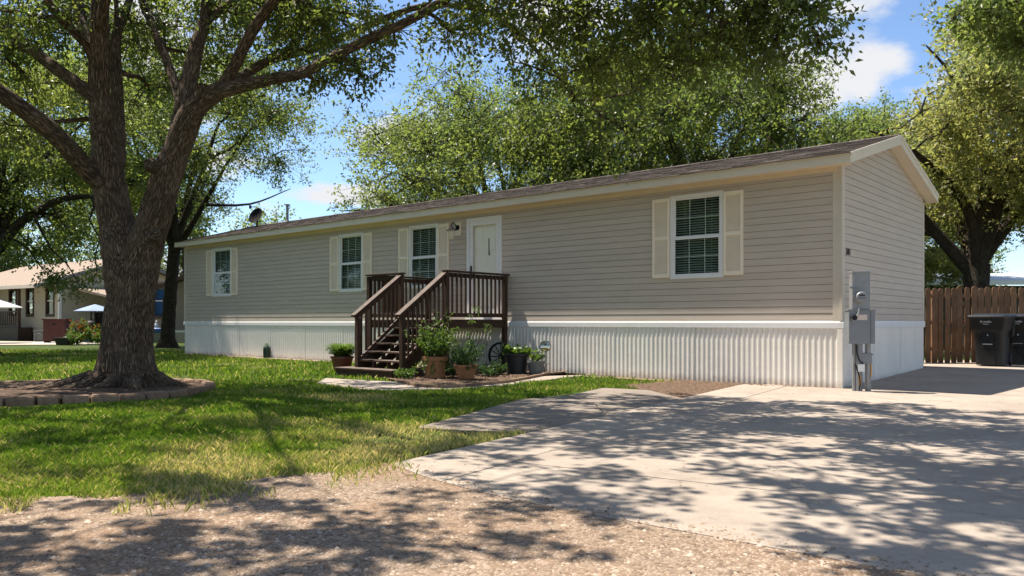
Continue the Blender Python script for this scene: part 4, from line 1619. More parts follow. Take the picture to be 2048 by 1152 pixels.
auto_tree('lawn_tree', 'slender tree between the home and the neighbour, dark trunk lit on one edge', gz(334, 33.5), 12.2, 6.6, .27, 4.6, 31, 'leafA', 8, 44, 60, lean=(.35, 0), cz=8.2, gap=.2, low=-.2, sect=lambda a, b: a < 560 and (a < 430 or b < 330))
auto_tree('lawn_tree', 'tree at the left edge with a limb arching over the neighbour', gz(-34, 25.0), 10.5, 5.0, .30, 3.5, 45, 'leafB', 8, 38, 60, lean=(.15, .2), cz=6.6, L=.12, Wd=.062, gap=.24, low=.6, tri=False,
          limbs=[([B(-4, 500, 25), B(30, 455, 25), B(70, 425, 24.8), B(120, 400, 24.6), B(185, 393, 24.4), B(260, 402, 24.2)], [.16, .14, .12, .10, .07, .03])],
          extra=[(B(110, 560, 25), (.45, .4, .3), 26), (B(160, 572, 25), (.4, .4, .22), 14), (B(195, 552, 24.8), (.3, .3, .2), 10), (B(70, 500, 25.2), (.8, .7, .5), 50), (B(150, 480, 25), (.8, .7, .5), 40)])
auto_tree('backyard_tree', 'tall leafy tree behind the roof above the door', gz(1010, 33.0), 10.2, 7.6, .42, 3.2, 52, 'leafB', 9, 60, 72, cz=6.0, gap=.26, lean=(-.2, 0), sect=lambda a, b: a > 770 and (a > 860 or b > 250))
auto_tree('backyard_tree', 'dense dark tree behind the roof above the big window', gz(1400, 28.0), 10.8, 6.6, .42, 3.4, 67, 'leafA', 9, 62, 72, cz=6.6, gap=.2, lean=(.2, 0), sect=lambda a, b: a < 1570)
TSRC, _ = auto_tree('backyard_tree', 'lower rounded tree behind the roof ridge near the gable', gz(1700, 34.0), 10.6, 5.2, .35, 3.0, 71, 'leafB', 8, 44, 66, cz=6.6, gap=.15, sect=lambda a, b: b > 235)
auto_tree('backyard_tree', 'spreading pale-leaved tree with stout trunk behind the picket fence', (13.4, 23.0, .1), 10.6, 5.6, .38, 2.6, 88, 'leafC', 9, 60, 70, cz=6.4, L=.125, Wd=.075, gap=.28, low=.3, sect=lambda a, b: a > 1870 + max(0, 260 - b) * .45)
auto_tree('backyard_tree', 'small rounded tree far behind the fence beside the gable', (15.6, 31.0, .1), 4.8, 2.2, .12, 1.6, 93, 'leafC', 5, 14, 40, cz=3.3, gap=.1)
def copy_tree(src, loc, rz, label, sc=1.0):
    c = bpy.data.objects.new(src.name.split('.')[0], None)
    c.location, c.rotation_euler, c.scale = loc, (0, 0, rz), (sc, sc, sc)
    link(c)
    tag(c, label, 'tree', 'trees mirrored in the window panes')
    for ch in src.children:
        k = ch.copy()
        COL.objects.link(k)
        k.parent = c
        if 'kind' in ch:
            k['kind'] = ch['kind']
    return c


for (x, y, rz, sc) in ((-23, 1.0, .4, .95), (-31, 7.5, 2.0, 1.05), (-28, 16.5, 3.3, 1.0), (-37, 23, 5.0, 1.1), (-29, 30, 2.6, 1.0), (-47, 37, 1.0, 1.2), (-20, -7, 1.2, .9), (-44, 13, 4.0, 1.1), (-42, -4, .9, 1.1)):
    copy_tree(TSRC, (x, y, 0), rz, 'leafy tree across the lawn, mirrored in the window panes', sc)
# tree standing right of the drive, only a bough reaches into the picture
T2 = Tree('drive_tree', 'bough of a dark green tree hanging in from the upper right corner', (10.6, 10.6, 0), 101, 'bark', 'leafB')
T2.limb([(10.6, 10.6, -.1), (10.6, 10.6, 1.2), (10.4, 10.5, 2.6), (9.9, 10.3, 3.9)], [.34, .30, .27, .24], 12, .2)
T2.limb([(9.9, 10.3, 3.9), (8.6, 9.9, 4.9), (7.2, 9.6, 5.2), (5.9, 9.4, 5.0)], [.15, .10, .06, .02], 8, .25)
T2.limb([(9.9, 10.3, 3.9), (9.6, 11.2, 5.4), (8.6, 12.0, 6.6), (7.6, 12.6, 7.2)], [.17, .12, .07, .02], 8, .25)
T2.limb([(9.9, 10.3, 3.9), (10.6, 9.6, 5.5), (11.5, 9.0, 7.0)], [.17, .1, .03], 8, .25)
for (p, r, n) in ((B(2010, 20, 9.4), (.55, .5, .4), 80), (B(1955, 25, 9.3), (.3, .3, .2), 26), (B(2045, 85, 9.4), (.35, .4, .3), 50), (B(2090, 10, 9.6), (.7, .6, .6), 110), (B(1905, 40, 9.4), (.12, .1, .08), 5)):
    T2.clump(p, r, n, L=.08, Wd=.04, lps=18, spread=.2, gap=.1)
for (p, r, n) in (((9.2, 10.6, 6.6), (1.4, 1.3, .9), 80), ((11.2, 9.4, 7.0), (1.5, 1.4, 1), 90), ((10.2, 11.8, 6.4), (1.4, 1.3, .9), 80), ((7.9, 12.0, 7.4), (1.0, 1.0, .7), 40), ((10.2, 10.4, 8.2), (1.5, 1.5, 1), 80)):
    T2.clump(p, r, n, **UP)
T2.build()
# woods at the horizon: one mass each, no tree to be told from the next
def treeline(label, x0, x1, y, h, n, seed, leaf):
    t = Tree('tree_line', label, ((x0 + x1) / 2, y, 0), seed, 'barkfar', leaf)
    del t.o['category']
    t.o['kind'] = 'stuff'
    r = np.random.default_rng(seed)
    for k in range(n):
        x = x0 + (x1 - x0) * (k + r.uniform(.1, .9)) / n
        hh = h * r.uniform(.75, 1.1)
        yy = y + r.uniform(-3, 3)
        t.limb([(x, yy, 0), (x + .2, yy, hh * .5), (x, yy, hh * .8)], [.2, .15, .05], 6, 1.0)
        for j in range(5):
            t.clump((x + r.normal() * 1.3, yy + r.normal(), hh * (.25 + .17 * j)), (2.0, 2.0, 1.6), 80, L=.24, Wd=.15, lps=16, spread=.6, gap=.1, thick=2, tri=True)
    t.build()
    return t.o


treeline('hazy green tree line behind the neighbour houses', -62, -16, 62, 10.5, 14, 201, 'leafB')
def side_line(label, x, y0, y1, h, n, seed):  # row out of view, added to block low sky mirrored in the panes
    t = Tree('tree_line', label, (x, (y0 + y1) / 2, 0), seed, 'barkfar', 'leafB')
    del t.o['category']
    t.o['kind'] = 'stuff'
    r = np.random.default_rng(seed)
    for k in range(n):
        y = y0 + (y1 - y0) * (k + r.uniform(.2, .8)) / n
        t.limb([(x, y, 0), (x, y, h * .7)], [.2, .1], 6, 1.0)
        for j in range(3):
            t.clump((x + r.normal() * .6, y + r.normal() * .8, h * (.2 + .28 * j)), (1.9, 1.9, 1.4), 62, L=.26, Wd=.18, lps=14, spread=.6, gap=.05, thick=2, tri=True)
    t.build()


side_line('unseen hedge row added to keep bright low sky out of the window reflections', -50, -14, 44, 5.0, 18, 203)
treeline('dark tree line beyond the back yards', -14, 46, 72, 8.0, 14, 202, 'leafB')

# ------------------------------------------------------------------ tree bed
CB = Vector((-6.45, 11.6))
RX, RY = 1.95, 1.78
mm = MB()
nr_, ns_ = 7, 40
vs = [(CB.x, CB.y, .16)]
rr2 = random.Random(4)
for i in range(1, nr_ + 1):
    for k in range(ns_):
        t = 2 * PI * k / ns_
        q = i / nr_
        vs.append((CB.x + (RX - .05) * q * math.cos(t), CB.y + (RY - .05) * q * math.sin(t), .155 - .075 * q ** 1.5 + rr2.uniform(-.012, .012)))
fs = [(0, 1 + k, 1 + (k + 1) % ns_) for k in range(ns_)]
for i in range(nr_ - 1):
    for k in range(ns_):
        a, b = 1 + i * ns_ + k, 1 + i * ns_ + (k + 1) % ns_
        fs.append((a, a + ns_, b + ns_, b))
mm.add(vs, fs)
o = mm.build('tree_bed', 'mulch', None, True)
o['kind'] = 'structure'
ring = empty('stone_ring', (CB.x, CB.y, 0))
tag(ring, 'low ring of brown edging stones around the big shade tree', 'edging')
t = 0.0
rr3 = random.Random(9)
while t < 2 * PI - .06:
    w = rr3.uniform(.24, .40)
    dt = w / ((RX + RY) / 2)
    if t + dt > 2 * PI:
        dt = 2 * PI - t
        w = dt * (RX + RY) / 2
    tm = t + dt / 2
    hh = rr3.uniform(.105, .13)
    m = MB()
    L_, Wd_ = w / 2 - .008, rr3.uniform(.07, .085)
    vs = []
    for (zz, ins) in ((-.02, .0), (hh * .75, .0), (hh, .014)):
        for (i, j) in ((-1, -1), (0, -1.06), (1, -1), (1, 1), (0, 1.05), (-1, 1)):
            vs.append(((L_ - ins) * i + rr3.uniform(-.008, .008), (Wd_ - ins) * j + rr3.uniform(-.006, .006), zz + rr3.uniform(-.006, .006)))
    fs = [(0, 1, 2, 3, 4, 5)[::-1], (12, 13, 14, 15, 16, 17)]
    for lv in (0, 6):
        fs += [(lv + k, lv + (k + 1) % 6, lv + 6 + (k + 1) % 6, lv + 6 + k) for k in range(6)]
    m.add(vs, fs)
    s = m.build('stone', 'stone', ring, False, .006)
    s.location = (RX * math.cos(tm), RY * math.sin(tm), 0)
    s.rotation_euler = (rr3.uniform(-.03, .03), rr3.uniform(-.03, .03), math.atan2(RY * math.cos(tm), -RX * math.sin(tm)))
    t += dt
# flat border pavers along the skirting
pe = empty('paver_border', HW(15, .12, 0), HRZ)
tag(pe, 'row of pale flat pavers along the foot of the skirting', 'edging')
x = 8.75 - 15
rr4 = random.Random(14)
while x < 21.2 - 15:
    w = rr4.uniform(.26, .42)
    dy = rr4.uniform(-.015, .015)
    m = MB().box(x + .008, -.075 + dy, -.02, x + w - .008, .10 + dy, rr4.uniform(.012, .03))
    m.build('paver', 'paver', pe, False, .006)
    x += w
# border kerb of the flower bed
kb = empty('bed_border', (0, 14, 0))
tag(kb, 'thin brown curved edging between flower bed and garden path', 'edging')
pp = [Vector((*G(*p), .0)) for p in ((797, 766), (838, 775), (880, 777), (930, 775), (970, 771), (1010, 767), (1050, 760), (1090, 752), (1145, 746))]
for a, b in zip(pp, pp[1:]):
    MB().bar(a + Vector((0, -14, .02)), b + Vector((0, -14, .02)), .06, .07).build('edging_strip', 'stone', kb)

# ------------------------------------------------------------------ scattered chips, gravel, grass
def inside(poly, X, Y):
    poly = np.asarray([(p[0], p[1]) for p in poly])
    c = np.zeros(len(X), bool)
    n = len(poly)
    for i in range(n):
        x1, y1 = poly[i]
        x2, y2 = poly[(i + 1) % n]
        cond = ((y1 > Y) != (y2 > Y))
        xx = (x2 - x1) * (Y - y1) / (y2 - y1 + 1e-12) + x1
        c ^= cond & (X < xx)
    return c


def edge_dist(line, X, Y):
    d = np.full(len(X), 1e9)
    for (x1, y1), (x2, y2) in zip(line, line[1:]):
        vx, vy = x2 - x1, y2 - y1
        t = np.clip(((X - x1) * vx + (Y - y1) * vy) / (vx * vx + vy * vy), 0, 1)
        d = np.minimum(d, np.hypot(X - x1 - t * vx, Y - y1 - t * vy))
    return d


def pebbles(name, X, Y, Z, size, tint, rng, mat='pebble', flat=.62):
    N = len(X)
    base = np.array([(1, 0, 0), (.3, .95, 0), (-.8, .6, 0), (-.8, -.6, 0), (.3, -.95, 0), (0, 0, 1)])
    jit = rng.uniform(.65, 1.25, (N, 6, 1))
    V = base[None] * jit
    V[:, 5, :2] += rng.uniform(-.35, .35, (N, 2))
    V *= size[:, None, None]
    V[..., 2] *= flat
    V[..., 0] *= rng.uniform(.7, 1.4, N)[:, None]
    a = rng.uniform(0, 2 * PI, N)
    c, s = np.cos(a)[:, None], np.sin(a)[:, None]
    x, y = V[..., 0] * c - V[..., 1] * s, V[..., 0] * s + V[..., 1] * c
    V = np.stack([x + X[:, None], y + Y[:, None], V[..., 2] + Z[:, None]], -1)
    fb = np.array([(0, 1, 5), (1, 2, 5), (2, 3, 5), (3, 4, 5), (4, 0, 5)])
    Fc = (np.arange(N) * 6)[:, None, None] + fb[None]
    o = mesh_np(name, V.reshape(-1, 3), Fc.reshape(-1, 3), mat, None, {'tint': ('FLOAT', np.repeat(tint, 6))})
    o['kind'] = 'stuff'
    return o


rng = np.random.default_rng(77)
N = 120000
Yg = 1.0 / rng.uniform(1 / 6.2, 1 / 2.6, N)
Xg = rng.uniform(-.72, .66, N) * Yg
k = inside(GRAVEL, Xg, Yg) & (vnoise(np.stack([Xg, Yg, Yg * 0], 1), 1.3, 3) > rng.uniform(-2.6, .9, N))
Xg, Yg = Xg[k][:56000], Yg[k][:56000]
ea = rng.uniform(0, 5.2, 1500)                 # stones kicked up on to the edge of the drive
eo = np.abs(rng.normal(0, .11, 1500))
ep = np.array([DP(front_a(q_) + w_, q_) for q_, w_ in zip(ea, eo)])
zg = np.concatenate([np.full(len(Xg), -.003), np.full(1500, .003)])
Xg, Yg = np.concatenate([Xg, ep[:, 0]]), np.concatenate([Yg, ep[:, 1]])
sz = np.clip(rng.lognormal(-5.0, .45, len(Xg)), .003, .02)
o = pebbles('gravel_stones', Xg, Yg, zg, sz, np.clip(rng.normal(.5, .22, len(Xg)) + .12 * vnoise(np.stack([Xg, Yg, Yg * 0], 1), .9, 8), 0, 1), rng)
tag(o, 'loose crushed stones strewn over the gravel road', None)
# bark chips in the beds
N = 9000
a = rng.uniform(0, 2 * PI, N)
q = rng.uniform(0, 1, N) ** .5
Xc, Yc = CB.x + (RX - .12) * q * np.cos(a), CB.y + (RY - .12) * q * np.sin(a)
Xb, Yb = rng.uniform(-3, 2.5, 9000), rng.uniform(13, 20, 9000)
kb_ = inside(BEDP, Xb, Yb)
Xd, Yd = rng.uniform(1.5, 5.2, 9000), rng.uniform(10.8, 14.8, 9000)
kd = inside([(2.35, 11.0), (3.75, 13.2), (4.95, 12.75), (5.1, 12.8), (3.0, 14.5), (1.75, 13.2), (2.1, 12.3)], Xd, Yd)
X = np.concatenate([Xc, Xb[kb_], Xd[kd]])
Y = np.concatenate([Yc, Yb[kb_], Yd[kd]])
Z = np.concatenate([.15 - .075 * q ** 1.5, np.full(kb_.sum(), .022), np.full(kd.sum(), .0)])
o = pebbles('bark_chips', X, Y, Z, rng.uniform(.012, .035, len(X)), np.clip(rng.normal(.16, .18, len(X)), 0, 1), rng, 'chips', .4)
tag(o, 'bark chips and dry leaves lying in the planting beds', None)
# dry leaves and twigs on the drive
N = 420
Yl = np.sqrt(rng.uniform(3.2 ** 2, 14 ** 2, N))
Xl = rng.uniform(-.2, .66, N) * Yl
kk = (Xl - DL0.x) * dd.y - (Yl - DL0.y) * dd.x > .1
Xl, Yl = Xl[kk], Yl[kk]
P3 = np.stack([Xl, Yl, np.full(len(Xl), .008)], 1)
D3 = rng.normal(size=P3.shape) * [1, 1, .12]
v, f = leaf_arrays(P3, D3, rng.uniform(.012, .035, len(P3)), rng.uniform(.006, .014, len(P3)), rng, 3, .2, 0)
o = mesh_np('leaf_litter', v, f, 'pebble', None, {'tint': ('FLOAT', np.repeat(np.clip(rng.normal(.12, .15, len(P3)), 0, 1), 4))})
tag(o, 'dry brown leaves scattered on the concrete', None, None, 'stuff')


# grass
def grass(n_list):
    Vs, Fs, Ts, n0 = [], [], [], 0
    for (y0, y1, n, hgt, wid) in n_list:
        Y = 1 / rng.uniform(1 / y1, 1 / y0, n) if y1 / y0 < 2.2 else np.sqrt(rng.uniform(y0 ** 2, y1 ** 2, n))
        X = rng.uniform(-.70, .32, n) * Y
        k = inside(LAWN, X, Y)
        fr_d = edge_dist([tuple(p) for p in LAWN_FRONT], X, Y)
        fringe = ~k & inside(GRAVEL, X, Y) & (fr_d < .6) & (rng.uniform(size=n) < .30 * np.exp(-fr_d / .16)) & (vnoise(np.stack([X, Y, Y * 0], 1), 3.5, 44) > -.2)
        k |= fringe
        k &= ((X - CB.x) / (RX + .06)) ** 2 + ((Y - CB.y) / (RY + .06)) ** 2 > 1
        for poly in ([(-.95, 7.93), (.16, 7.6), (1.98, 10.42), (2.35, 11.0), (2.1, 12.35), (1.45, 12.75), (.11, 10.8)], strip(po, pi_), BEDP,
                     [(2.35, 11.0), (3.75, 13.2), (5.2, 12.55), (3.0, 14.3), (1.8, 13.1)]):
            k &= ~inside(poly, X, Y)
        # leave the strip at the wall and the steps bare
        s = (X - P0.x) * HU.x + (Y - P0.y) * HU.y
        oo = (X - P0.x) * HO.x + (Y - P0.y) * HO.y
        k &= ~((oo < .25) & (s > -.2) & (s < 21.3)) & ~((s > 6.9) & (s < 8.7) & (oo < 3.3) & (oo > 0))
        k &= ~((s > 6.9) & (s < 9.3) & (oo < 1.9) & (oo > 0))
        P = np.stack([X, Y, Y * 0], 1)
        ed = edge_dist([tuple(p) for p in LAWN_FRONT] + [(.1, 7.5), (2.6, 11.4)], X, Y)
        thin = vnoise(P, 1.6, 12)
        patch = vnoise(P, 4.5, 19)
        dry = np.clip(1.2 - ed / 1.5, 0, 1) * .75 + np.clip(thin - .2, 0, 1) * .85 + np.clip(1.2 - np.hypot(X + 1.0, (Y - 7.1) * .8) / 1.0, 0, 1) * .7
        dry = np.clip(dry + .15 * patch, 0, 1)
        k &= fringe | (rng.uniform(size=n) > np.clip(.75 * dry - .12 + .8 * np.clip(.4 - fr_d, 0, 1), 0, .9))
        dry = np.where(fringe, np.maximum(dry, .8), dry)
        X, Y, dry, patch, lift = X[k], Y[k], dry[k], patch[k], fringe[k] * .017
        m = len(X)
        h = hgt * rng.uniform(.5, 1.35, m) * (1 - .35 * dry) * (1 + .25 * np.clip(patch, -1, 1))
        w = wid * rng.uniform(.7, 1.3, m)
        a = rng.uniform(0, 2 * PI, m)
        lean = rng.uniform(.15, .95, m) * h
        b = rng.uniform(0, 2 * PI, m)
        V = np.empty((m, 4, 3))
        sx, sy = np.cos(a) * w / 2, np.sin(a) * w / 2
        lx, ly = np.cos(b) * lean, np.sin(b) * lean
        z0 = -.018 + lift
        V[:, 0] = np.stack([X - sx, Y - sy, z0], 1)
        V[:, 1] = np.stack([X + sx, Y + sy, z0], 1)
        V[:, 2] = np.stack([X + sx * .8 + lx * .35, Y + sy * .8 + ly * .35, z0 + h * .62], 1)
        V[:, 3] = np.stack([X + lx, Y + ly, z0 + h], 1)
        ff = (np.arange(m) * 4)[:, None, None] + np.array([(0, 1, 2), (0, 2, 3)])[None]
        Vs.append(V.reshape(-1, 3))
        Fs.append(ff.reshape(-1, 3) + n0)
        n0 += m * 4
        gt = np.clip(.42 + .20 * rng.normal(size=m) + .12 * patch, 0, .78) * (1 - dry) + dry * np.clip(rng.normal(.9, .15, m), .3, 1.3)
        gt = np.where(rng.uniform(size=m) < .04, 1.0, gt)
        Ts.append(np.repeat(gt, 4))
    return np.concatenate(Vs), np.concatenate(Fs), np.concatenate(Ts)


m_, t_, b_ = new_mat('grass_blade')
at = nd(t_, 'ShaderNodeAttribute', attribute_name='tint')
cc = ramp(t_, at.outputs['Fac'], [(0, (.034, .082, .007)), (.5, (.11, .195, .016)), (.75, (.205, .25, .042)), (1, (.50, .40, .20))])
t_.links.new(cc, b_.inputs['Base Color'])
b_.inputs['Roughness'].default_value = .5
b_.inputs['Specular IOR Level'].default_value = .3
tr = nd(t_, 'ShaderNodeBsdfTranslucent')
t_.links.new(mixcol(t_, 1.0, cc, (1.7, 1.7, 1.2), 'MULTIPLY'), tr.inputs[0])
mx = nd(t_, 'ShaderNodeMixShader')
mx.inputs[0].default_value = .42
t_.links.new(b_.outputs[0], mx.inputs[1])
t_.links.new(tr.outputs[0], mx.inputs[2])
t_.links.new(mx.outputs[0], t_.nodes['Material Output'].inputs[0])
MT['grassblade'] = m_
v, f, tt = grass([(4.3, 8.0, 235000, .066, .0068), (8.0, 14.0, 190000, .066, .0105), (14.0, 36.0, 150000, .08, .022)])
o = mesh_np('grass', v, f, 'grassblade', None, {'tint': ('FLOAT', tt)})
tag(o, 'green lawn grass, straw coloured along the concrete and gravel', None, None, 'stuff')

# ------------------------------------------------------------------ pots and small garden things
class Plant:
    def __init__(self, seed):
        self.rng = np.random.default_rng(seed)
        self.w = Wood()
        self.v, self.f, self.t, self.n = [], [], [], 0

    def stems(self, n, r0, h, spread, z0, L, Wd, lps, droop=.3, tmin=.25, arch=.0, stemr=.004):
        r = self.rng
        for k in range(n):
            a = r.uniform(0, 2 * PI)
            b = np.array([r.uniform(0, r0) * math.cos(a), r.uniform(0, r0) * math.sin(a), z0])
            a += r.normal(0, .4)
            hh = h * r.uniform(.55, 1.1)
            sp = spread * r.uniform(.3, 1.1)
            t = np.linspace(0, 1, 6)[:, None]
            p = b + np.array([math.cos(a), math.sin(a), 0]) * sp * t ** 1.4 + np.array([0, 0, 1]) * (hh * t - arch * hh * t ** 2.4)
            p[1:] += r.normal(size=(5, 3)) * .012
            self.w.tube(p, np.linspace(stemr, stemr * .4, 6), 4)
            tt = r.uniform(tmin, 1.0, lps)
            base = np.stack([np.interp(tt, t[:, 0], p[:, i]) for i in range(3)], 1)
            d = r.normal(size=(lps, 3)) + np.array([0, 0, .25])
            d[:, 2] -= droop
            s = r.uniform(.6, 1.3, lps)
            self.leaf(base, d, L * s, Wd * s, r.normal(.5, .2))

    def leaf(self, base, d, L, Wd, tint):
        v, f = leaf_arrays(base, d, L, Wd, self.rng)
        self.v.append(v)
        self.f.append(f + self.n)
        self.n += len(v)
        self.t.append(np.clip(np.repeat(self.rng.normal(tint, .15, len(base)), 4), 0, .95))

    def blades(self, n, r0, h, spread, z0, wid):
        """strap leaves arching from the crown of the plant"""
        r = self.rng
        a = r.uniform(0, 2 * PI, n)
        hh = h * r.uniform(.5, 1.1, n)
        sp = spread * r.uniform(.2, 1.1, n)
        w = wid * r.uniform(.7, 1.3, n)
        K = 5
        V = np.empty((n, K, 2, 3))
        dx, dy = np.cos(a), np.sin(a)
        b0 = r.uniform(0, r0, n)
        for i in range(K):
            t = i / (K - 1)
            c = np.stack([dx * (b0 + sp * t ** 1.2), dy * (b0 + sp * t ** 1.2), z0 + hh * (1.5 * t - .85 * t ** 2.2)], 1)
            ww = w * (1 - t) ** .6 * .5 + .0008
            s = np.stack([-dy * ww, dx * ww, ww * 0], 1)
            V[:, i, 0], V[:, i, 1] = c - s, c + s
        fb = np.array([(2 * i, 2 * i + 1, 2 * i + 3) for i in range(K - 1)] + [(2 * i, 2 * i + 3, 2 * i + 2) for i in range(K - 1)])
        ff = (np.arange(n) * 2 * K)[:, None, None] + fb[None]
        self.v.append(V.reshape(-1, 3))
        self.f.append(ff.reshape(-1, 3) + self.n)
        self.n += n * 2 * K
        self.t.append(np.repeat(np.clip(r.normal(.6, .2, n), 0, .95), 2 * K))

    def build(self, parent, mat='plant', name='foliage'):
        if self.w.v:
            self.w.build('stems', 'barkfar' if mat != 'plant' else 'barkfar', parent)
        return mesh_np(name, np.concatenate(self.v), np.concatenate(self.f), mat, parent, {'tint': ('FLOAT', np.concatenate(self.t))})


def pot(name, label, xy, prof, mat, z=.0, n=24, cat='flower pot'):
    e = empty(name, (xy[0], xy[1], z))
    tag(e, label, cat, None)
    MB().lathe(prof, n).build('pot', mat, e, True)
    top = max(p[1] for p in prof)
    rin = prof[-1][0]
    MB().lathe([(.0, top - .06), (rin + .002, top - .055), (0, top - .035)], n).build('soil', 'mulch', e)
    return e


# pot right beside the stairs, fern-like strap leaves
e = pot('potted_plant', 'dark red pot of strappy light green leaves left of the stairs', (-3.52, 16.55), [(.12, 0), (.15, .0), (.19, .15), (.225, .30), (.24, .30), (.24, .34), (.21, .34), (.20, .27)], 'redpot')
p = Plant(1)
p.blades(560, .12, .48, .42, .26, .028)
p.stems(20, .1, .30, .25, .26, .06, .02, 12)
p.build(e)
e = pot('potted_plant', 'big tan terracotta pot overflowing with bushy green stems beside the stairs', (-1.42, 14.75), [(.15, 0), (.195, .0), (.195, .04), (.185, .05), (.215, .30), (.24, .31), (.245, .385), (.222, .385), (.21, .33)], 'terracotta', .03)
p = Plant(2)
p.stems(46, .15, .56, .38, .33, .06, .022, 46, .3)
p.stems(22, .19, .14, .36, .34, .05, .020, 44, .9, .1, 2.6)
p.stems(10, .12, .86, .3, .33, .09, .014, 24, .1)
p.stems(7, .1, .82, .26, .34, .06, .034, 26, .2)
p.build(e)
e = pot('potted_plant', 'smaller round terracotta pot with tall wispy flower stalks', (-.83, 14.35), [(.09, 0), (.12, .0), (.17, .09), (.20, .20), (.215, .21), (.22, .255), (.197, .255), (.185, .20)], 'terracotta', .03)
p = Plant(3)
p.stems(40, .12, .40, .32, .2, .055, .018, 42, .4)
p.stems(5, .05, .72, .2, .2, .06, .03, 26, .3, .55)
p.stems(12, .14, .20, .38, .2, .06, .012, 30, .7, .1, 1.2)
p.build(e, 'plantdark')
e2 = Plant(33)
for (hx_, hy_, hz_) in ((.10, -.05, 1.05), (.20, .05, 1.22), (.40, .0, .92)):
    pth = np.array([(.02, 0, .24), (hx_ * .3, hy_ * .3, hz_ * .5), (hx_ * .7, hy_, hz_ * .8), (hx_, hy_, hz_)])
    e2.w.tube(pth, [.006, .005, .004, .003], 5)
    bs = np.array([hx_, hy_, hz_]) + e2.rng.normal(size=(26, 3)) * [.03, .03, .04]
    e2.leaf(bs, e2.rng.normal(size=(26, 3)), e2.rng.uniform(.05, .10, 26), np.full(26, .016), .8)
tag(e2.build(e, 'plant', 'flower_stalks'), kind='stuff')
e = pot('potted_plant', 'black plastic nursery pot with leafy yellow-green plant beside the wagon wheel', (.09, 15.95), [(.16, 0), (.20, .0), (.235, .33), (.26, .34), (.265, .39), (.235, .39), (.225, .33)], 'blackpot', .03)
p = Plant(4)
p.stems(26, .18, .20, .16, .34, .085, .055, 14, .1)
p.build(e)
e = pot('potted_plant', 'small grey stone pot with a little succulent near the wind spinner', (.47, 15.75), [(.09, 0), (.12, .0), (.16, .14), (.17, .21), (.18, .22), (.18, .26), (.155, .26), (.15, .21)], 'greypot', .03)
p = Plant(5)
p.stems(12, .09, .20, .10, .22, .09, .045, 9, .0)
p.build(e)
# ground plants between the pots
for k, (x, y, hh, sp, lab, mt) in enumerate(((-.38, 15.0, .30, .28, 'low grey-green herb growing at the bed edge right of the terracotta pots', 'plantdark'), (-.30, 15.55, .20, .16, 'dark leafy sprig growing just in front of the wagon wheel', 'plantdark'),
                                       (-1.12, 14.9, .5, .2, 'dark green shrublet squeezed between the two terracotta pots', 'plantdark'), (-1.95, 14.55, .18, .2, 'tiny tuft at the foot of the stair post', 'plant'))):
    e = empty('bedding_plant', (x, y, .022))
    tag(e, lab, 'plant')
    p = Plant(40 + k)
    p.stems(22, .10, hh, sp, 0, .055, .02, 24, .2)
    p.build(e, mt)
# wagon wheel leaning on the deck post
ww = empty('wagon_wheel', (-.22, 16.62, .02))
tag(ww, 'old black spoked wagon wheel leaning against the skirting by the deck post', 'wheel')
Mw = Matrix.Rotation(HRZ + R(14), 4, 'Z') @ Matrix.Translation((0, 0, .31)) @ Matrix.Rotation(R(82), 4, 'X')
rim = MB()
n = 36
vs = []
for k in range(n):
    t = 2 * PI * k / n
    for (r_, z_) in ((.265, -.02), (.305, -.02), (.305, .02), (.265, .02)):
        vs.append(Mw @ Vector((r_ * math.cos(t), r_ * math.sin(t), z_)))
rim.add(vs, [(k * 4 + j, ((k + 1) % n) * 4 + j, ((k + 1) % n) * 4 + (j + 1) % 4, k * 4 + (j + 1) % 4) for k in range(n) for j in range(4)])
rim.build('rim', 'black', ww)
MB().lathe([(.03, -.06), (.05, -.05), (.055, .0), (.05, .05), (.03, .06)], 14, M=Mw).build('hub', 'black', ww)
for k in range(12):
    t = 2 * PI * k / 12
    MB().tube([Mw @ Vector((.04 * math.cos(t), .04 * math.sin(t), 0)), Mw @ Vector((.275 * math.cos(t), .275 * math.sin(t), 0))], [.012, .009], 6).build('spoke', 'black', ww)
# wind spinner on a stake
ws = empty('wind_spinner', (.66, 15.98, .02))
tag(ws, 'round mirrored garden ornament on a thin stake behind the grey pot', 'garden ornament')
MB().tube([(0, 0, -.05), (.0, 0, .46)], .007, 6).tube([(0, 0, .2), (-.07, .0, .27), (-.1, 0, .25)], .005, 5).tube([(0, 0, .12), (.07, .0, .2), (.1, 0, .17)], .005, 5).build('stake', 'black', ws)
MB().lathe([(.0, -.03), (.06, -.025), (.105, -.008), (.105, .008), (.06, .025), (0, .03)], 20, M=Matrix.Translation((0, 0, .55)) @ Matrix.Rotation(R(80), 4, 'X')).build('disc', 'chrome', ws, True)
rmm = MB()
vs = []
for k in range(24):
    t = 2 * PI * k / 24
    for j in range(5):
        u_ = 2 * PI * j / 5
        r_ = .108 + .012 * math.cos(u_)
        vs.append(Matrix.Translation((0, 0, .55)) @ Matrix.Rotation(R(80), 4, 'X') @ Vector((r_ * math.cos(t), r_ * math.sin(t), .012 * math.sin(u_))))
rmm.add(vs, [(k * 5 + j, ((k + 1) % 24) * 5 + j, ((k + 1) % 24) * 5 + (j + 1) % 5, k * 5 + (j + 1) % 5) for k in range(24) for j in range(5)])
rmm.build('rim', 'greypot', ws, True)
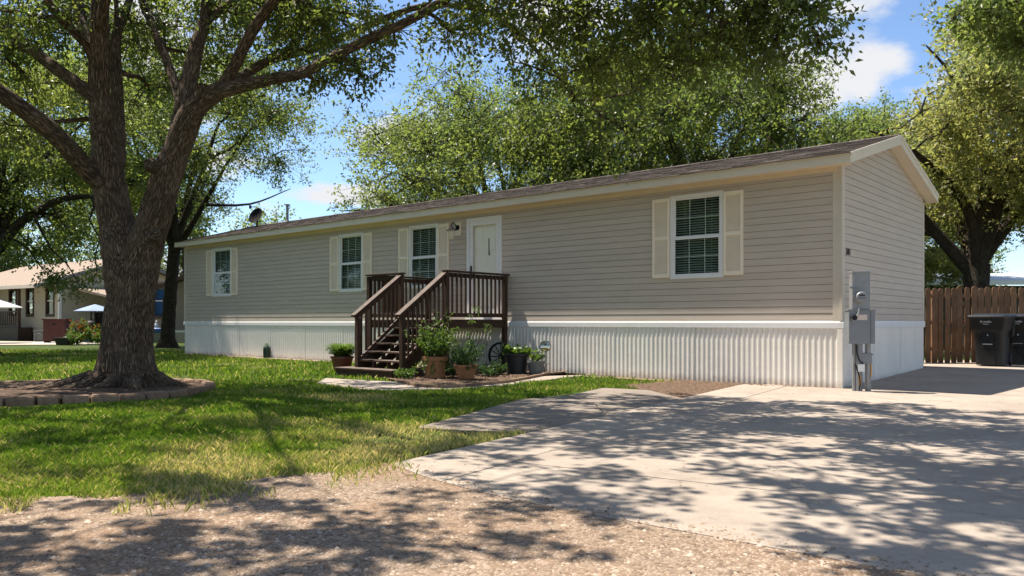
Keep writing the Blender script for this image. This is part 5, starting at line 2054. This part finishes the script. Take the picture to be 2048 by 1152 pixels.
# green cactus figure at the skirting
cq = HW(16.05, .12, 0)
ca = empty('garden_cactus', (cq.x, cq.y, 0))
tag(ca, 'small dark green cactus standing against the white skirting', 'cactus')
m = MB()
n = 14
vs = []
prof = [(.05, 0), (.085, .03), (.095, .15), (.095, .26), (.085, .32), (.055, .36), (.01, .375)]
for (r_, z_) in prof:
    for k in range(n):
        t = 2 * PI * k / n
        q_ = r_ * (1 + (.10 if k % 2 else -.08))
        vs.append((q_ * math.cos(t), q_ * math.sin(t), z_))
m.add(vs, [(i * n + k, i * n + (k + 1) % n, (i + 1) * n + (k + 1) % n, (i + 1) * n + k) for i in range(len(prof) - 1) for k in range(n)] + [tuple((len(prof) - 1) * n + k for k in range(n))])
m.build('body', 'darkgreen', ca)
p = Plant(61)
p.stems(6, .04, .14, .05, .30, .06, .022, 7, .0)
p.build(ca)

# ------------------------------------------------------------------ electric meter pedestal
mp_ = empty('electric_meter', (5.28, 12.06, .0), R(-6))
tag(mp_, 'grey electric meter pedestal with round glass meter at the near house corner', 'electric meter')
MB().box(-.135, .0, 1.24, .125, .16, 1.80).box(-.14, -.012, 1.79, .13, .165, 1.82).build('meter_box', 'galv', mp_, bevel=.006)
MB().box(-.19, -.02, .72, .19, .17, 1.225).box(.125, -.03, .73, .13, -.02, 1.22).box(-.2, -.03, 1.222, .2, .18, 1.236).build('breaker_box', 'greypaint', mp_, bevel=.006)
Mm = Matrix.Translation((-.02, 0, 1.42)) @ Matrix.Rotation(R(90), 4, 'X')
mt_ = MB().lathe([(.0, .0), (.098, .0), (.10, .02), (.088, .024), (.086, .07), (.075, .085), (.0, .09)], 24, M=Mm).build('meter', 'galv', mp_, True)
MB().box(-.06, -.095, 1.44, .02, -.091, 1.46).box(-.085, -.094, 1.405, .045, -.0905, 1.411).build('dial', 'darkprint', mt_)
MB().box(-.18, -.045, 1.555, -.05, .0, 1.585).build('hasp', 'greypaint', mp_)
MB().tube([(-.135, -.03, 1.14), (-.15, -.05, 1.10), (-.135, -.05, 1.06), (-.10, -.05, 1.08), (-.10, -.05, 1.13), (-.06, -.04, 1.17), (-.045, -.04, 1.26)], .014, 8).build('conduit', 'galv', mp_, True)
MB().lathe([(0, -.02), (.045, -.02), (.05, .0), (.04, .03), (0, .035)], 14, M=Matrix.Translation((-.12, -.035, 1.115)) @ Matrix.Rotation(R(90), 4, 'X')).build('meter_lock', 'black', mp_)
MB().box(-.075, -.0245, 1.08, .075, -.0205, 1.16).build('label', 'paper', mp_)
MB().tube([(-.085, .08, -.03), (-.085, .08, .75)], .03, 10).build('conduit', 'galv', mp_, True)
MB().tube([(-.02, .06, -.03), (-.02, .06, .74)], .05, 12).build('conduit', 'greypaint', mp_, True)
MB().tube([(.115, .07, -.03), (.115, .07, .73)], .042, 12).build('conduit', 'galv', mp_, True)
MB().box(.0, .02, .42, .16, .12, .58).box(-.04, .015, .545, .175, .125, .57).build('junction_box', 'greypaint', mp_, bevel=.005)
MB().box(-.05, -.005, .30, .045, .0, .41).build('label', 'white_mark', mp_)
MB().tube([(-.07, .02, .70), (-.07, .0, .58), (-.03, -.01, .46), (.03, .0, .42)], .010, 6).build('cable', 'black', mp_, True)
MB().tube([(-.08, .04, .42), (-.06, .01, .32), (-.03, .0, .22), (-.02, .0, .10), (-.03, .02, .0)], .009, 6).build('cable', 'black', mp_, True)
MB().box(-.035, .005, .10, -.005, .012, .24).box(.145, .03, .22, .158, .08, .42).build('marking_tape', 'yellow', mp_)

# ------------------------------------------------------------------ picket fence and what stands behind it
fe = empty('picket_fence', (11.5, 18.1, .1))
tag(fe, 'weathered brown wooden picket fence with rounded tops at the end of the drive', 'fence')
rf_ = random.Random(23)
xx = 8.6 - 11.5
while xx < 3.6:
    w = rf_.uniform(.108, .135)
    hgt = rf_.uniform(1.72, 1.76)
    m = MB()
    poly = [(-w / 2, 0.02), (w / 2, 0.02)] + [(w / 2 * math.cos(t), hgt - w / 2 + w / 2 * math.sin(t)) for t in np.linspace(0, PI, 8)]
    m.prism(poly, -.009, .009, 'y')
    o = m.build('picket', 'fencewood', fe)
    o.location = (xx + w / 2, rf_.uniform(-.004, .004), rf_.uniform(-.01, .01))
    o.rotation_euler = (0, rf_.uniform(-.008, .008), 0)
    xx += w + rf_.uniform(.012, .045)
for z in (.3, .9, 1.5):
    MB().box(-2.95, .012, z, 3.6, .05, z + .085).build('rail', 'fencewood', fe)
for x in (-1.9, .35, 2.7):
    MB().box(x - .05, .051, -.1, x + .05, .14, 1.66).build('fence_post', 'fencewood', fe)
# outbuilding with a pale blue metal roof
ob = empty('outbuilding', (16.5, 33.0, .1))
tag(ob, 'low outbuilding with pale blue metal roof seen over the fence', 'shed')
MB().box(-7, 0, 0, 9, 5, 2.45).build('wall', 'darkgreen', ob)
rb_ = MB()
rb_.add([(-7.4, -.6, 2.55), (9.4, -.6, 2.55), (9.4, 2.6, 3.05), (-7.4, 2.6, 3.05), (-7.4, -.6, 2.62), (9.4, -.6, 2.62), (9.4, 2.6, 3.12), (-7.4, 2.6, 3.12)],
        [(0, 3, 2, 1), (4, 5, 6, 7), (0, 1, 5, 4), (1, 2, 6, 5), (2, 3, 7, 6), (3, 0, 4, 7)])
rb_.build('roof', 'bluemetal', ob)
MB().box(-7.4, -.66, 2.46, 9.4, -.61, 2.64).build('fascia', 'white', ob)


# wheeled bins
def wheel_bin(loc, rz, label):
    e = empty('wheeled_bin', loc, rz)
    tag(e, label, 'trash bin', 'wheeled bins by the fence')
    e.scale = (.86, .86, 1.02)

    def ring(w, d, z, r, dy=0):
        out = []
        for (cx_, cy_, a0) in ((w / 2 - r, d / 2 - r, 0), (-w / 2 + r, d / 2 - r, 90), (-w / 2 + r, -d / 2 + r, 180), (w / 2 - r, -d / 2 + r, 270)):
            for k in range(4):
                t = R(a0 + 30 * k)
                out.append((cx_ + r * math.cos(t), cy_ + r * math.sin(t) + dy, z))
        return out
    lv = [ring(.60, .60, .02, .10), ring(.615, .62, .30, .10), ring(.65, .66, .66, .10), ring(.67, .70, .70, .09), ring(.78, .80, .80, .08), ring(.82, .86, .99, .07), ring(.84, .88, 1.0, .07)]
    n = 16
    m = MB()
    fs = [tuple(range(n))[::-1]]
    for i in range(len(lv) - 1):
        fs += [(i * n + k, i * n + (k + 1) % n, (i + 1) * n + (k + 1) % n, (i + 1) * n + k) for k in range(n)]
    fs.append(tuple((len(lv) - 1) * n + k for k in range(n)))
    m.add(sum(lv, []), fs)
    body = m.build('body', 'bin', e, True)
    ld = [ring(.88, .92, 1.0, .08), ring(.90, .95, 1.025, .08), ring(.88, .93, 1.05, .09), ring(.6, .66, 1.085, .10)]
    m = MB()
    fs = [tuple(range(n))[::-1]]
    for i in range(len(ld) - 1):
        fs += [(i * n + k, i * n + (k + 1) % n, (i + 1) * n + (k + 1) % n, (i + 1) * n + k) for k in range(n)]
    fs.append(tuple((len(ld) - 1) * n + k for k in range(n)))
    m.add(sum(ld, []), fs)
    m.build('lid', 'binlid', e, True)
    # front recess frame, catch bar, shoulders
    MB().add([(-.15, -.30, .02), (.15, -.30, .02), (.15, -.312, .02), (-.15, -.312, .02), (-.15, -.318, .34), (.15, -.318, .34), (.15, -.332, .34), (-.15, -.332, .34)], [(0, 1, 2, 3), (4, 7, 6, 5), (3, 2, 6, 7), (0, 3, 7, 4), (1, 5, 6, 2)]).build('front_rib', 'bin', body)
    MB().prism([(-.34, .40), (-.352, .40), (-.352, .66), (-.36, .80), (-.34, .80)], -.14, .14, 'x').build('front_rib', 'bin', body)
    MB().bar((-.10, -.365, .455), (.10, -.365, .455), .016, .016).bar((-.10, -.365, .455), (-.10, -.33, .455), .014, .014).bar((.10, -.365, .455), (.10, -.33, .455), .014, .014).build('catch_bar', 'galv', e)
    for s in (-1, 1):
        Mx = Matrix.Translation((s * .30, .36, .13)) @ Matrix.Rotation(R(90), 4, 'Y')
        MB().lathe([(.0, -.035), (.11, -.035), (.13, -.02), (.13, .02), (.11, .035), (0, .035)], 18, M=Mx).build('wheel', 'black', e, True)
    MB().tube([(-.28, .36, .13), (.28, .36, .13)], .012, 8).build('axle', 'black', e)
    MB().tube([(-.34, .44, .93), (-.34, .53, .97), (.34, .53, .97), (.34, .44, .93)], .016, 8).build('handle', 'bin', e)
    for s in (-1, 1):
        MB().prism([(.18, .60), (.36, .66), (.40, .94), (.34, .96), (.16, .80)], s * .33, s * .405, 'x').build('side_grip', 'bin', e)
    Mt = Matrix(((1, 0, 0, 0), (0, 0, -1, 0), (0, 1, 0, 0), (0, 0, 0, 1)))
    tl = Matrix.Rotation(R(-9), 4, 'X')
    text_obj('lettering', 'By wastillas', .062, 'white_mark', e, Matrix.Translation((-.02, -.435, .90)) @ Mt, .85, .001)
    text_obj('lettering', 'Vinsliat.un', .036, 'white_mark', e, Matrix.Translation((-.02, -.432, .86)) @ Mt, .9, .001)
    text_obj('emblem', 'A', .06, 'white_mark', e, Matrix.Translation((0, -.362, .62)) @ Mt, 1, .001)
    return e


wheel_bin((10.22, 17.0, .12), R(-46), 'black wheeled bin with white lettering in front of the picket fence')
wheel_bin((11.1, 17.42, .125), R(-42), 'second black bin cut off by the right edge of the photo')

# ------------------------------------------------------------------ neighbour home on the left
C = Vector((-25.6, 45.2, 0))
na = math.atan2(.57, -.82)
nh = empty('neighbour_home', C, na)         # x along the long wall to the left, y outwards
tag(nh, 'cream neighbouring home with tan shingle roof behind the big tree', 'house')
MB().box(0, -8.2, .0, 13, 0, .75).build('foundation', 'concrete_far', nh)
nw_ = [(.62, 1.5, 1.45, 3.1), (3.05, 3.9, 1.45, 3.1), (5.2, 6.1, 1.5, 3.0), (8.2, 9.0, 1.5, 3.0)]
m = MB()
wall_grid(m, 0, 13, .75, 3.35, nw_, -.15, .02)
m.build('wall', 'nwall', nh)
m = MB()
m.prism([(-8.2, .75), (0, .75), (0, 3.35), (-4.1, 4.75), (-8.2, 3.35)], 0, .15, 'x')
m.build('wall', 'nwall', nh)
m = MB()
m.prism([(1.5, 2.98), (1.5, 3.12), (-4.1, 5.0), (-8.6, 3.42), (-8.6, 3.28), (-4.1, 4.84)], -.35, 13.4, 'x')
nrf = m.build('roof', 'nroof', nh)
MB().box(-.36, 1.5, 2.93, 13.4, 1.53, 3.12).build('fascia', 'trim', nrf)
m = MB()
for s, y0 in ((1, 1.5), (-1, -8.6)):
    m.prism([(y0, 2.93 if s > 0 else 3.2), (y0, 3.08 if s > 0 else 3.38), (-4.1, 4.97), (-4.1, 4.75)], -.42, -.36, 'x')
m.build('rake_board', 'greypot', nrf)
MB().box(-.03, -.1, .75, .12, .05, 3.3).build('corner_trim', 'white', nh)
for (a, b, c, d) in nw_:
    m = MB()
    for (p_, q_, e_, h_) in ((a - .07, a + .05, c - .1, d + .07), (b - .05, b + .07, c - .1, d + .07), (a + .05, b - .05, d - .05, d + .07), (a + .05, b - .05, c - .1, c + .05)):
        m.box(p_, -.1, e_, q_, .06, h_)
    w_ = m.build('window', 'brownpaint', nh)
    MB().box(a + .05, -.04, c + .05, b - .05, -.03, d - .05).build('pane', 'glass', w_)
    MB().box(a + .05, -.03, (c + d) / 2 - .03, b - .05, -.005, (c + d) / 2 + .03).build('sash', 'white', w_)
    MB().box(a - .05, -.5, c - .1, b + .05, -.45, d + .1).build('curtain', 'greypot', w_)
# porch at its left
for x in (3.2, 8.0, 11.8):
    MB().box(x - .07, .68, .0, x + .07, .82, 2.98).build('porch_post', 'brownpaint', nh)
MB().box(3.1, .06, .0, 12.5, .85, .72).build('porch_floor', 'brownpaint', nh)
MB().box(3.25, .70, 1.62, 11.9, .80, 1.70).box(3.25, .72, .80, 11.9, .78, .86).build('porch_rail', 'brownpaint', nh)
x = 3.45
while x < 11.8:
    MB().box(x - .03, .725, .86, x + .03, .775, 1.62).build('baluster', 'brownpaint', nh)
    x += .24
# lean-to carport on the gable side
m = MB()
m.add([(-.02, -.6, 2.95), (-.02, -6.6, 2.95), (-4.2, -6.6, 2.35), (-4.2, -.6, 2.35), (-.02, -.6, 3.07), (-.02, -6.6, 3.07), (-4.2, -6.6, 2.47), (-4.2, -.6, 2.47)],
      [(0, 1, 2, 3), (7, 6, 5, 4), (0, 3, 7, 4), (3, 2, 6, 7), (2, 1, 5, 6), (1, 0, 4, 5)])
m.build('carport_roof', 'nroof', nh)
MB().box(-4.24, -6.65, 2.28, -4.18, -.55, 2.5).build('carport_beam', 'trim', nh)
for y in (-.75, -2.6, -6.4):
    MB().box(-4.14, y - .06, 0, -4.02, y + .06, 2.33).build('carport_post', 'brownpaint', nh)
MB().box(-2.0, -6.9, .0, -.02, -6.8, 2.4).build('carport_screen', 'nwall', nh)


def at_px(px, d):
    return Vector(((px - 1024) / F * d, d, 0))


def simple(name, label, cat, px, d, rz=0.0):
    p_ = at_px(px, d)
    e_ = empty(name, p_, rz)
    tag(e_, label, cat)
    return e_


# maroon storage box
e = simple('storage_cabinet', 'maroon outdoor storage box with flat lid beside the neighbour wall', 'cabinet', 114, 41.0, R(8))
MB().box(-.52, -.35, .08, .52, .35, 1.14).build('body', 'maroon', e, bevel=.01)
MB().box(-.58, -.40, 1.142, .58, .40, 1.22).build('lid', 'maroon', e, bevel=.01)
for x in (-.46, .46):
    MB().box(x - .05, -.3, 0, x + .05, .3, .08).build('foot', 'black', e)
MB().box(-.06, -.37, .88, .06, -.352, .98).build('latch', 'black', e)


def umbrella(name, label, px, d, zt, rad, mat, tiltz=0):
    e_ = simple(name, label, 'umbrella', px, d)
    m_ = MB()
    n_ = 8
    vs_ = [(0, 0, zt)]
    for (r_, z_) in ((rad * .5, zt - .16 * rad), (rad, zt - .34 * rad)):
        for k in range(n_):
            t_ = 2 * PI * k / n_ + .2
            vs_.append((r_ * math.cos(t_), r_ * math.sin(t_), z_))
    fs_ = [(0, 1 + k, 1 + (k + 1) % n_) for k in range(n_)] + [(1 + k, 9 + k, 9 + (k + 1) % n_, 1 + (k + 1) % n_) for k in range(n_)]
    m_.add(vs_, fs_)
    cz = m_.build('canopy', mat, e_)
    so_ = cz.modifiers.new('thick', 'SOLIDIFY')
    so_.thickness = .02
    MB().tube([(0, 0, 0), (0, 0, zt)], .025, 8).build('pole', 'black', e_)
    MB().lathe([(.25, 0), (.25, .06), (.06, .1), (.05, .2)], 12).build('base', 'black', e_)
    return e_


umbrella('patio_umbrella', 'pale patio umbrella cut off by the left edge', -20, 40.0, 2.30, 1.50, 'umbrella')
umbrella('patio_umbrella', 'low blue-grey patio umbrella in front of the carport', 190, 41.5, 1.98, 1.05, 'umbrellablue')
# barbecue, chair rack, blue bin
e = simple('barbecue_grill', 'round black barbecue grill under the carport', 'grill', 181, 43.0)
MB().lathe([(.0, .62), (.2, .64), (.30, .75), (.32, .86), (.30, .98), (.18, 1.10), (0, 1.13)], 16).build('bowl', 'black', e, True)
for a in (0.4, 2.5, 4.6):
    MB().tube([(.2 * math.cos(a), .2 * math.sin(a), .68), (.33 * math.cos(a), .33 * math.sin(a), 0)], .018, 6).build('leg', 'black', e)
MB().box(-.12, -.34, .93, .12, -.30, .96).build('handle', 'galv', e)
e = simple('shelf_rack', 'dark open shelf rack under the carport beside the trunk', 'shelf', 199, 43.6)
for x in (-.35, .35):
    for y in (-.2, .2):
        MB().box(x - .03, y - .03, 0, x + .03, y + .03, 1.6).build('upright', 'black', e)
for z in (.25, .7, 1.15, 1.55):
    MB().box(-.4, -.24, z, .4, .24, z + .03).build('shelf', 'black', e)
MB().box(-.4, .24, 0, .4, .27, 1.6).build('back_panel', 'black', e)
e = simple('blue_tub', 'bright blue plastic tub behind the flowers', 'tub', 160, 42.0)
MB().add([(-.38, -.25, 0), (.38, -.25, 0), (.38, .25, 0), (-.38, .25, 0), (-.45, -.3, .62), (.45, -.3, .62), (.45, .3, .62), (-.45, .3, .62)],
         [(0, 3, 2, 1), (0, 1, 5, 4), (1, 2, 6, 5), (2, 3, 7, 6), (3, 0, 4, 7), (4, 5, 6, 7)]).build('body', 'blue', e)
MB().box(-.48, -.33, .62, .48, .33, .67).build('rim', 'blue', e)
# flower bushes
for k, (px, d, h, nf, lab) in enumerate(((158, 38.2, 1.15, 40, 'tall flowering bush with orange blooms by the neighbour carport'), (182, 38.0, .95, 26, 'leafy green bush with orange flowers beside the big trunk'), (150, 37.0, .5, 12, 'low yellow-green bush at the edge of the lawn'), (203, 37.4, .55, 18, 'low bush with rusty flowers touching the big trunk outline'))):
    e = simple('flower_bush', lab, 'bush', px, d)
    p = Plant(80 + k)
    p.stems(34, .25, h, .32, 0, .11, .06, 22, .1)
    p.build(e)
    fm = MB()
    rr_ = random.Random(k)
    for j in range(nf):
        a, r_ = rr_.uniform(0, 6.28), rr_.uniform(0, .4)
        fm.lathe([(.0, -.02), (.05, .0), (.065, .03), (.0, .02)], 6, (r_ * math.cos(a), r_ * math.sin(a), h * rr_.uniform(.45, 1.0)))
    fm.build('blossoms', 'flower', e)
e = simple('planter_box', 'low dark planter box at the edge of the paving', 'planter', 128, 37.0)
MB().add([(-.25, -.2, 0), (.25, -.2, 0), (.25, .2, 0), (-.25, .2, 0), (-.32, -.25, .28), (.32, -.25, .28), (.32, .25, .28), (-.32, .25, .28)],
         [(0, 3, 2, 1), (0, 1, 5, 4), (1, 2, 6, 5), (2, 3, 7, 6), (3, 0, 4, 7), (4, 5, 6, 7)]).build('box', 'blackpot', e)
MB().box(-.34, -.27, .28, .34, .27, .32).build('rim', 'blackpot', e)
e = simple('gas_meter', 'grey utility unit against the neighbour foundation', 'utility box', 83, 43.0)
MB().box(-.3, -.2, 0, .3, .2, .55).box(-.33, -.23, .55, .33, .23, .6).build('housing', 'greypot', e)
MB().tube([(-.2, -.25, 0), (-.2, -.25, .4), (.0, -.25, .45), (.2, -.25, .4), (.2, -.25, 0)], .03, 6).build('pipe', 'greypot', e)

# second neighbour behind the slender tree
C2 = at_px(300, 42.5)
n2 = empty('neighbour_cottage', C2, R(-8))
tag(n2, 'brown-trimmed taupe neighbour home glimpsed between trunk and siding', 'house')
nw2 = [(.12, .95, 1.35, 3.0)]
m = MB()
wall_grid(m, -.6, 3.6, .55, 3.2, nw2, .0, .15)
m.build('wall', 'nwall2', n2)
m = MB()
m.prism([(1.15, .55), (4.9, .55), (4.9, 2.8), (3.0, 3.5), (1.15, 2.8)], -.55, -.4, 'y')
m.build('wall', 'nwall2', n2)
MB().box(-.6, .02, 0, 3.6, .14, .55).box(1.2, -.52, 0, 4.9, -.42, .55).build('foundation', 'concrete_far', n2)
m = MB()
for s in (1, -1):
    x0_ = 3.0 - s * 2.1
    m.prism([(x0_, 2.72), (x0_, 2.92), (3.0, 3.75), (3.0, 3.52)], -.9, -.82, 'y')
m.build('rake_board', 'brownpaint', n2)
m = MB()
m.prism([(.85, 2.78), (.85, 2.9), (3.0, 3.74), (5.1, 2.9), (5.1, 2.78), (3.0, 3.6)], -.8, 4, 'y')
m.build('roof', 'nroof', n2)
MB().box(1.1, -.57, .5, 4.9, -.552, .62).build('belly_band', 'white', n2)
(a, b, c, d) = nw2[0]
m = MB()
for (p_, q_, e_, h_) in ((a - .09, a + .03, c - .12, d + .09), (b - .03, b + .09, c - .12, d + .09), (a + .03, b - .03, d - .03, d + .09), (a + .03, b - .03, c - .12, c + .03)):
    m.box(p_, -.05, e_, q_, .1, h_)
w_ = m.build('window', 'brownpaint', n2)
MB().box(a + .03, .06, c + .03, b - .03, .07, d - .03).build('pane', 'glass', w_)
MB().box(a + .03, .04, (c + d) / 2 - .025, b - .03, .06, (c + d) / 2 + .025).build('sash', 'white', w_)
MB().box(a - .05, .2, c - .1, b + .05, .22, d + .1).build('curtain', 'bluecurtain', w_)
e = simple('wading_pool', 'folded bright blue pool leaning by the neighbour wall', 'pool', 309, 41.0)
m = MB()
vs = []
for k in range(20):
    t = 2 * PI * k / 20
    for j in range(8):
        u_ = 2 * PI * j / 8
        r_ = .55 + .12 * math.cos(u_)
        vs.append((r_ * math.cos(t), r_ * math.sin(t) * .6, .62 + .12 * math.sin(u_)))
m.add(vs, [(k * 8 + j, ((k + 1) % 20) * 8 + j, ((k + 1) % 20) * 8 + (j + 1) % 8, k * 8 + (j + 1) % 8) for k in range(20) for j in range(8)])
m.build('inflated_ring', 'blue', e, True)
MB().box(-.6, -.3, .0, .6, .3, .5).build('stand', 'greypot', e)
e = simple('garden_statue', 'small white garden figure by the blue window', 'ornament', 313, 41.2)
MB().lathe([(.05, 0), (.05, .72), (.09, .75), (.07, .80), (.10, .88), (.07, .97), (.035, 1.0), (.06, 1.05), (.05, 1.1), (0, 1.12)], 12).build('figure', 'white_mark', e, True)
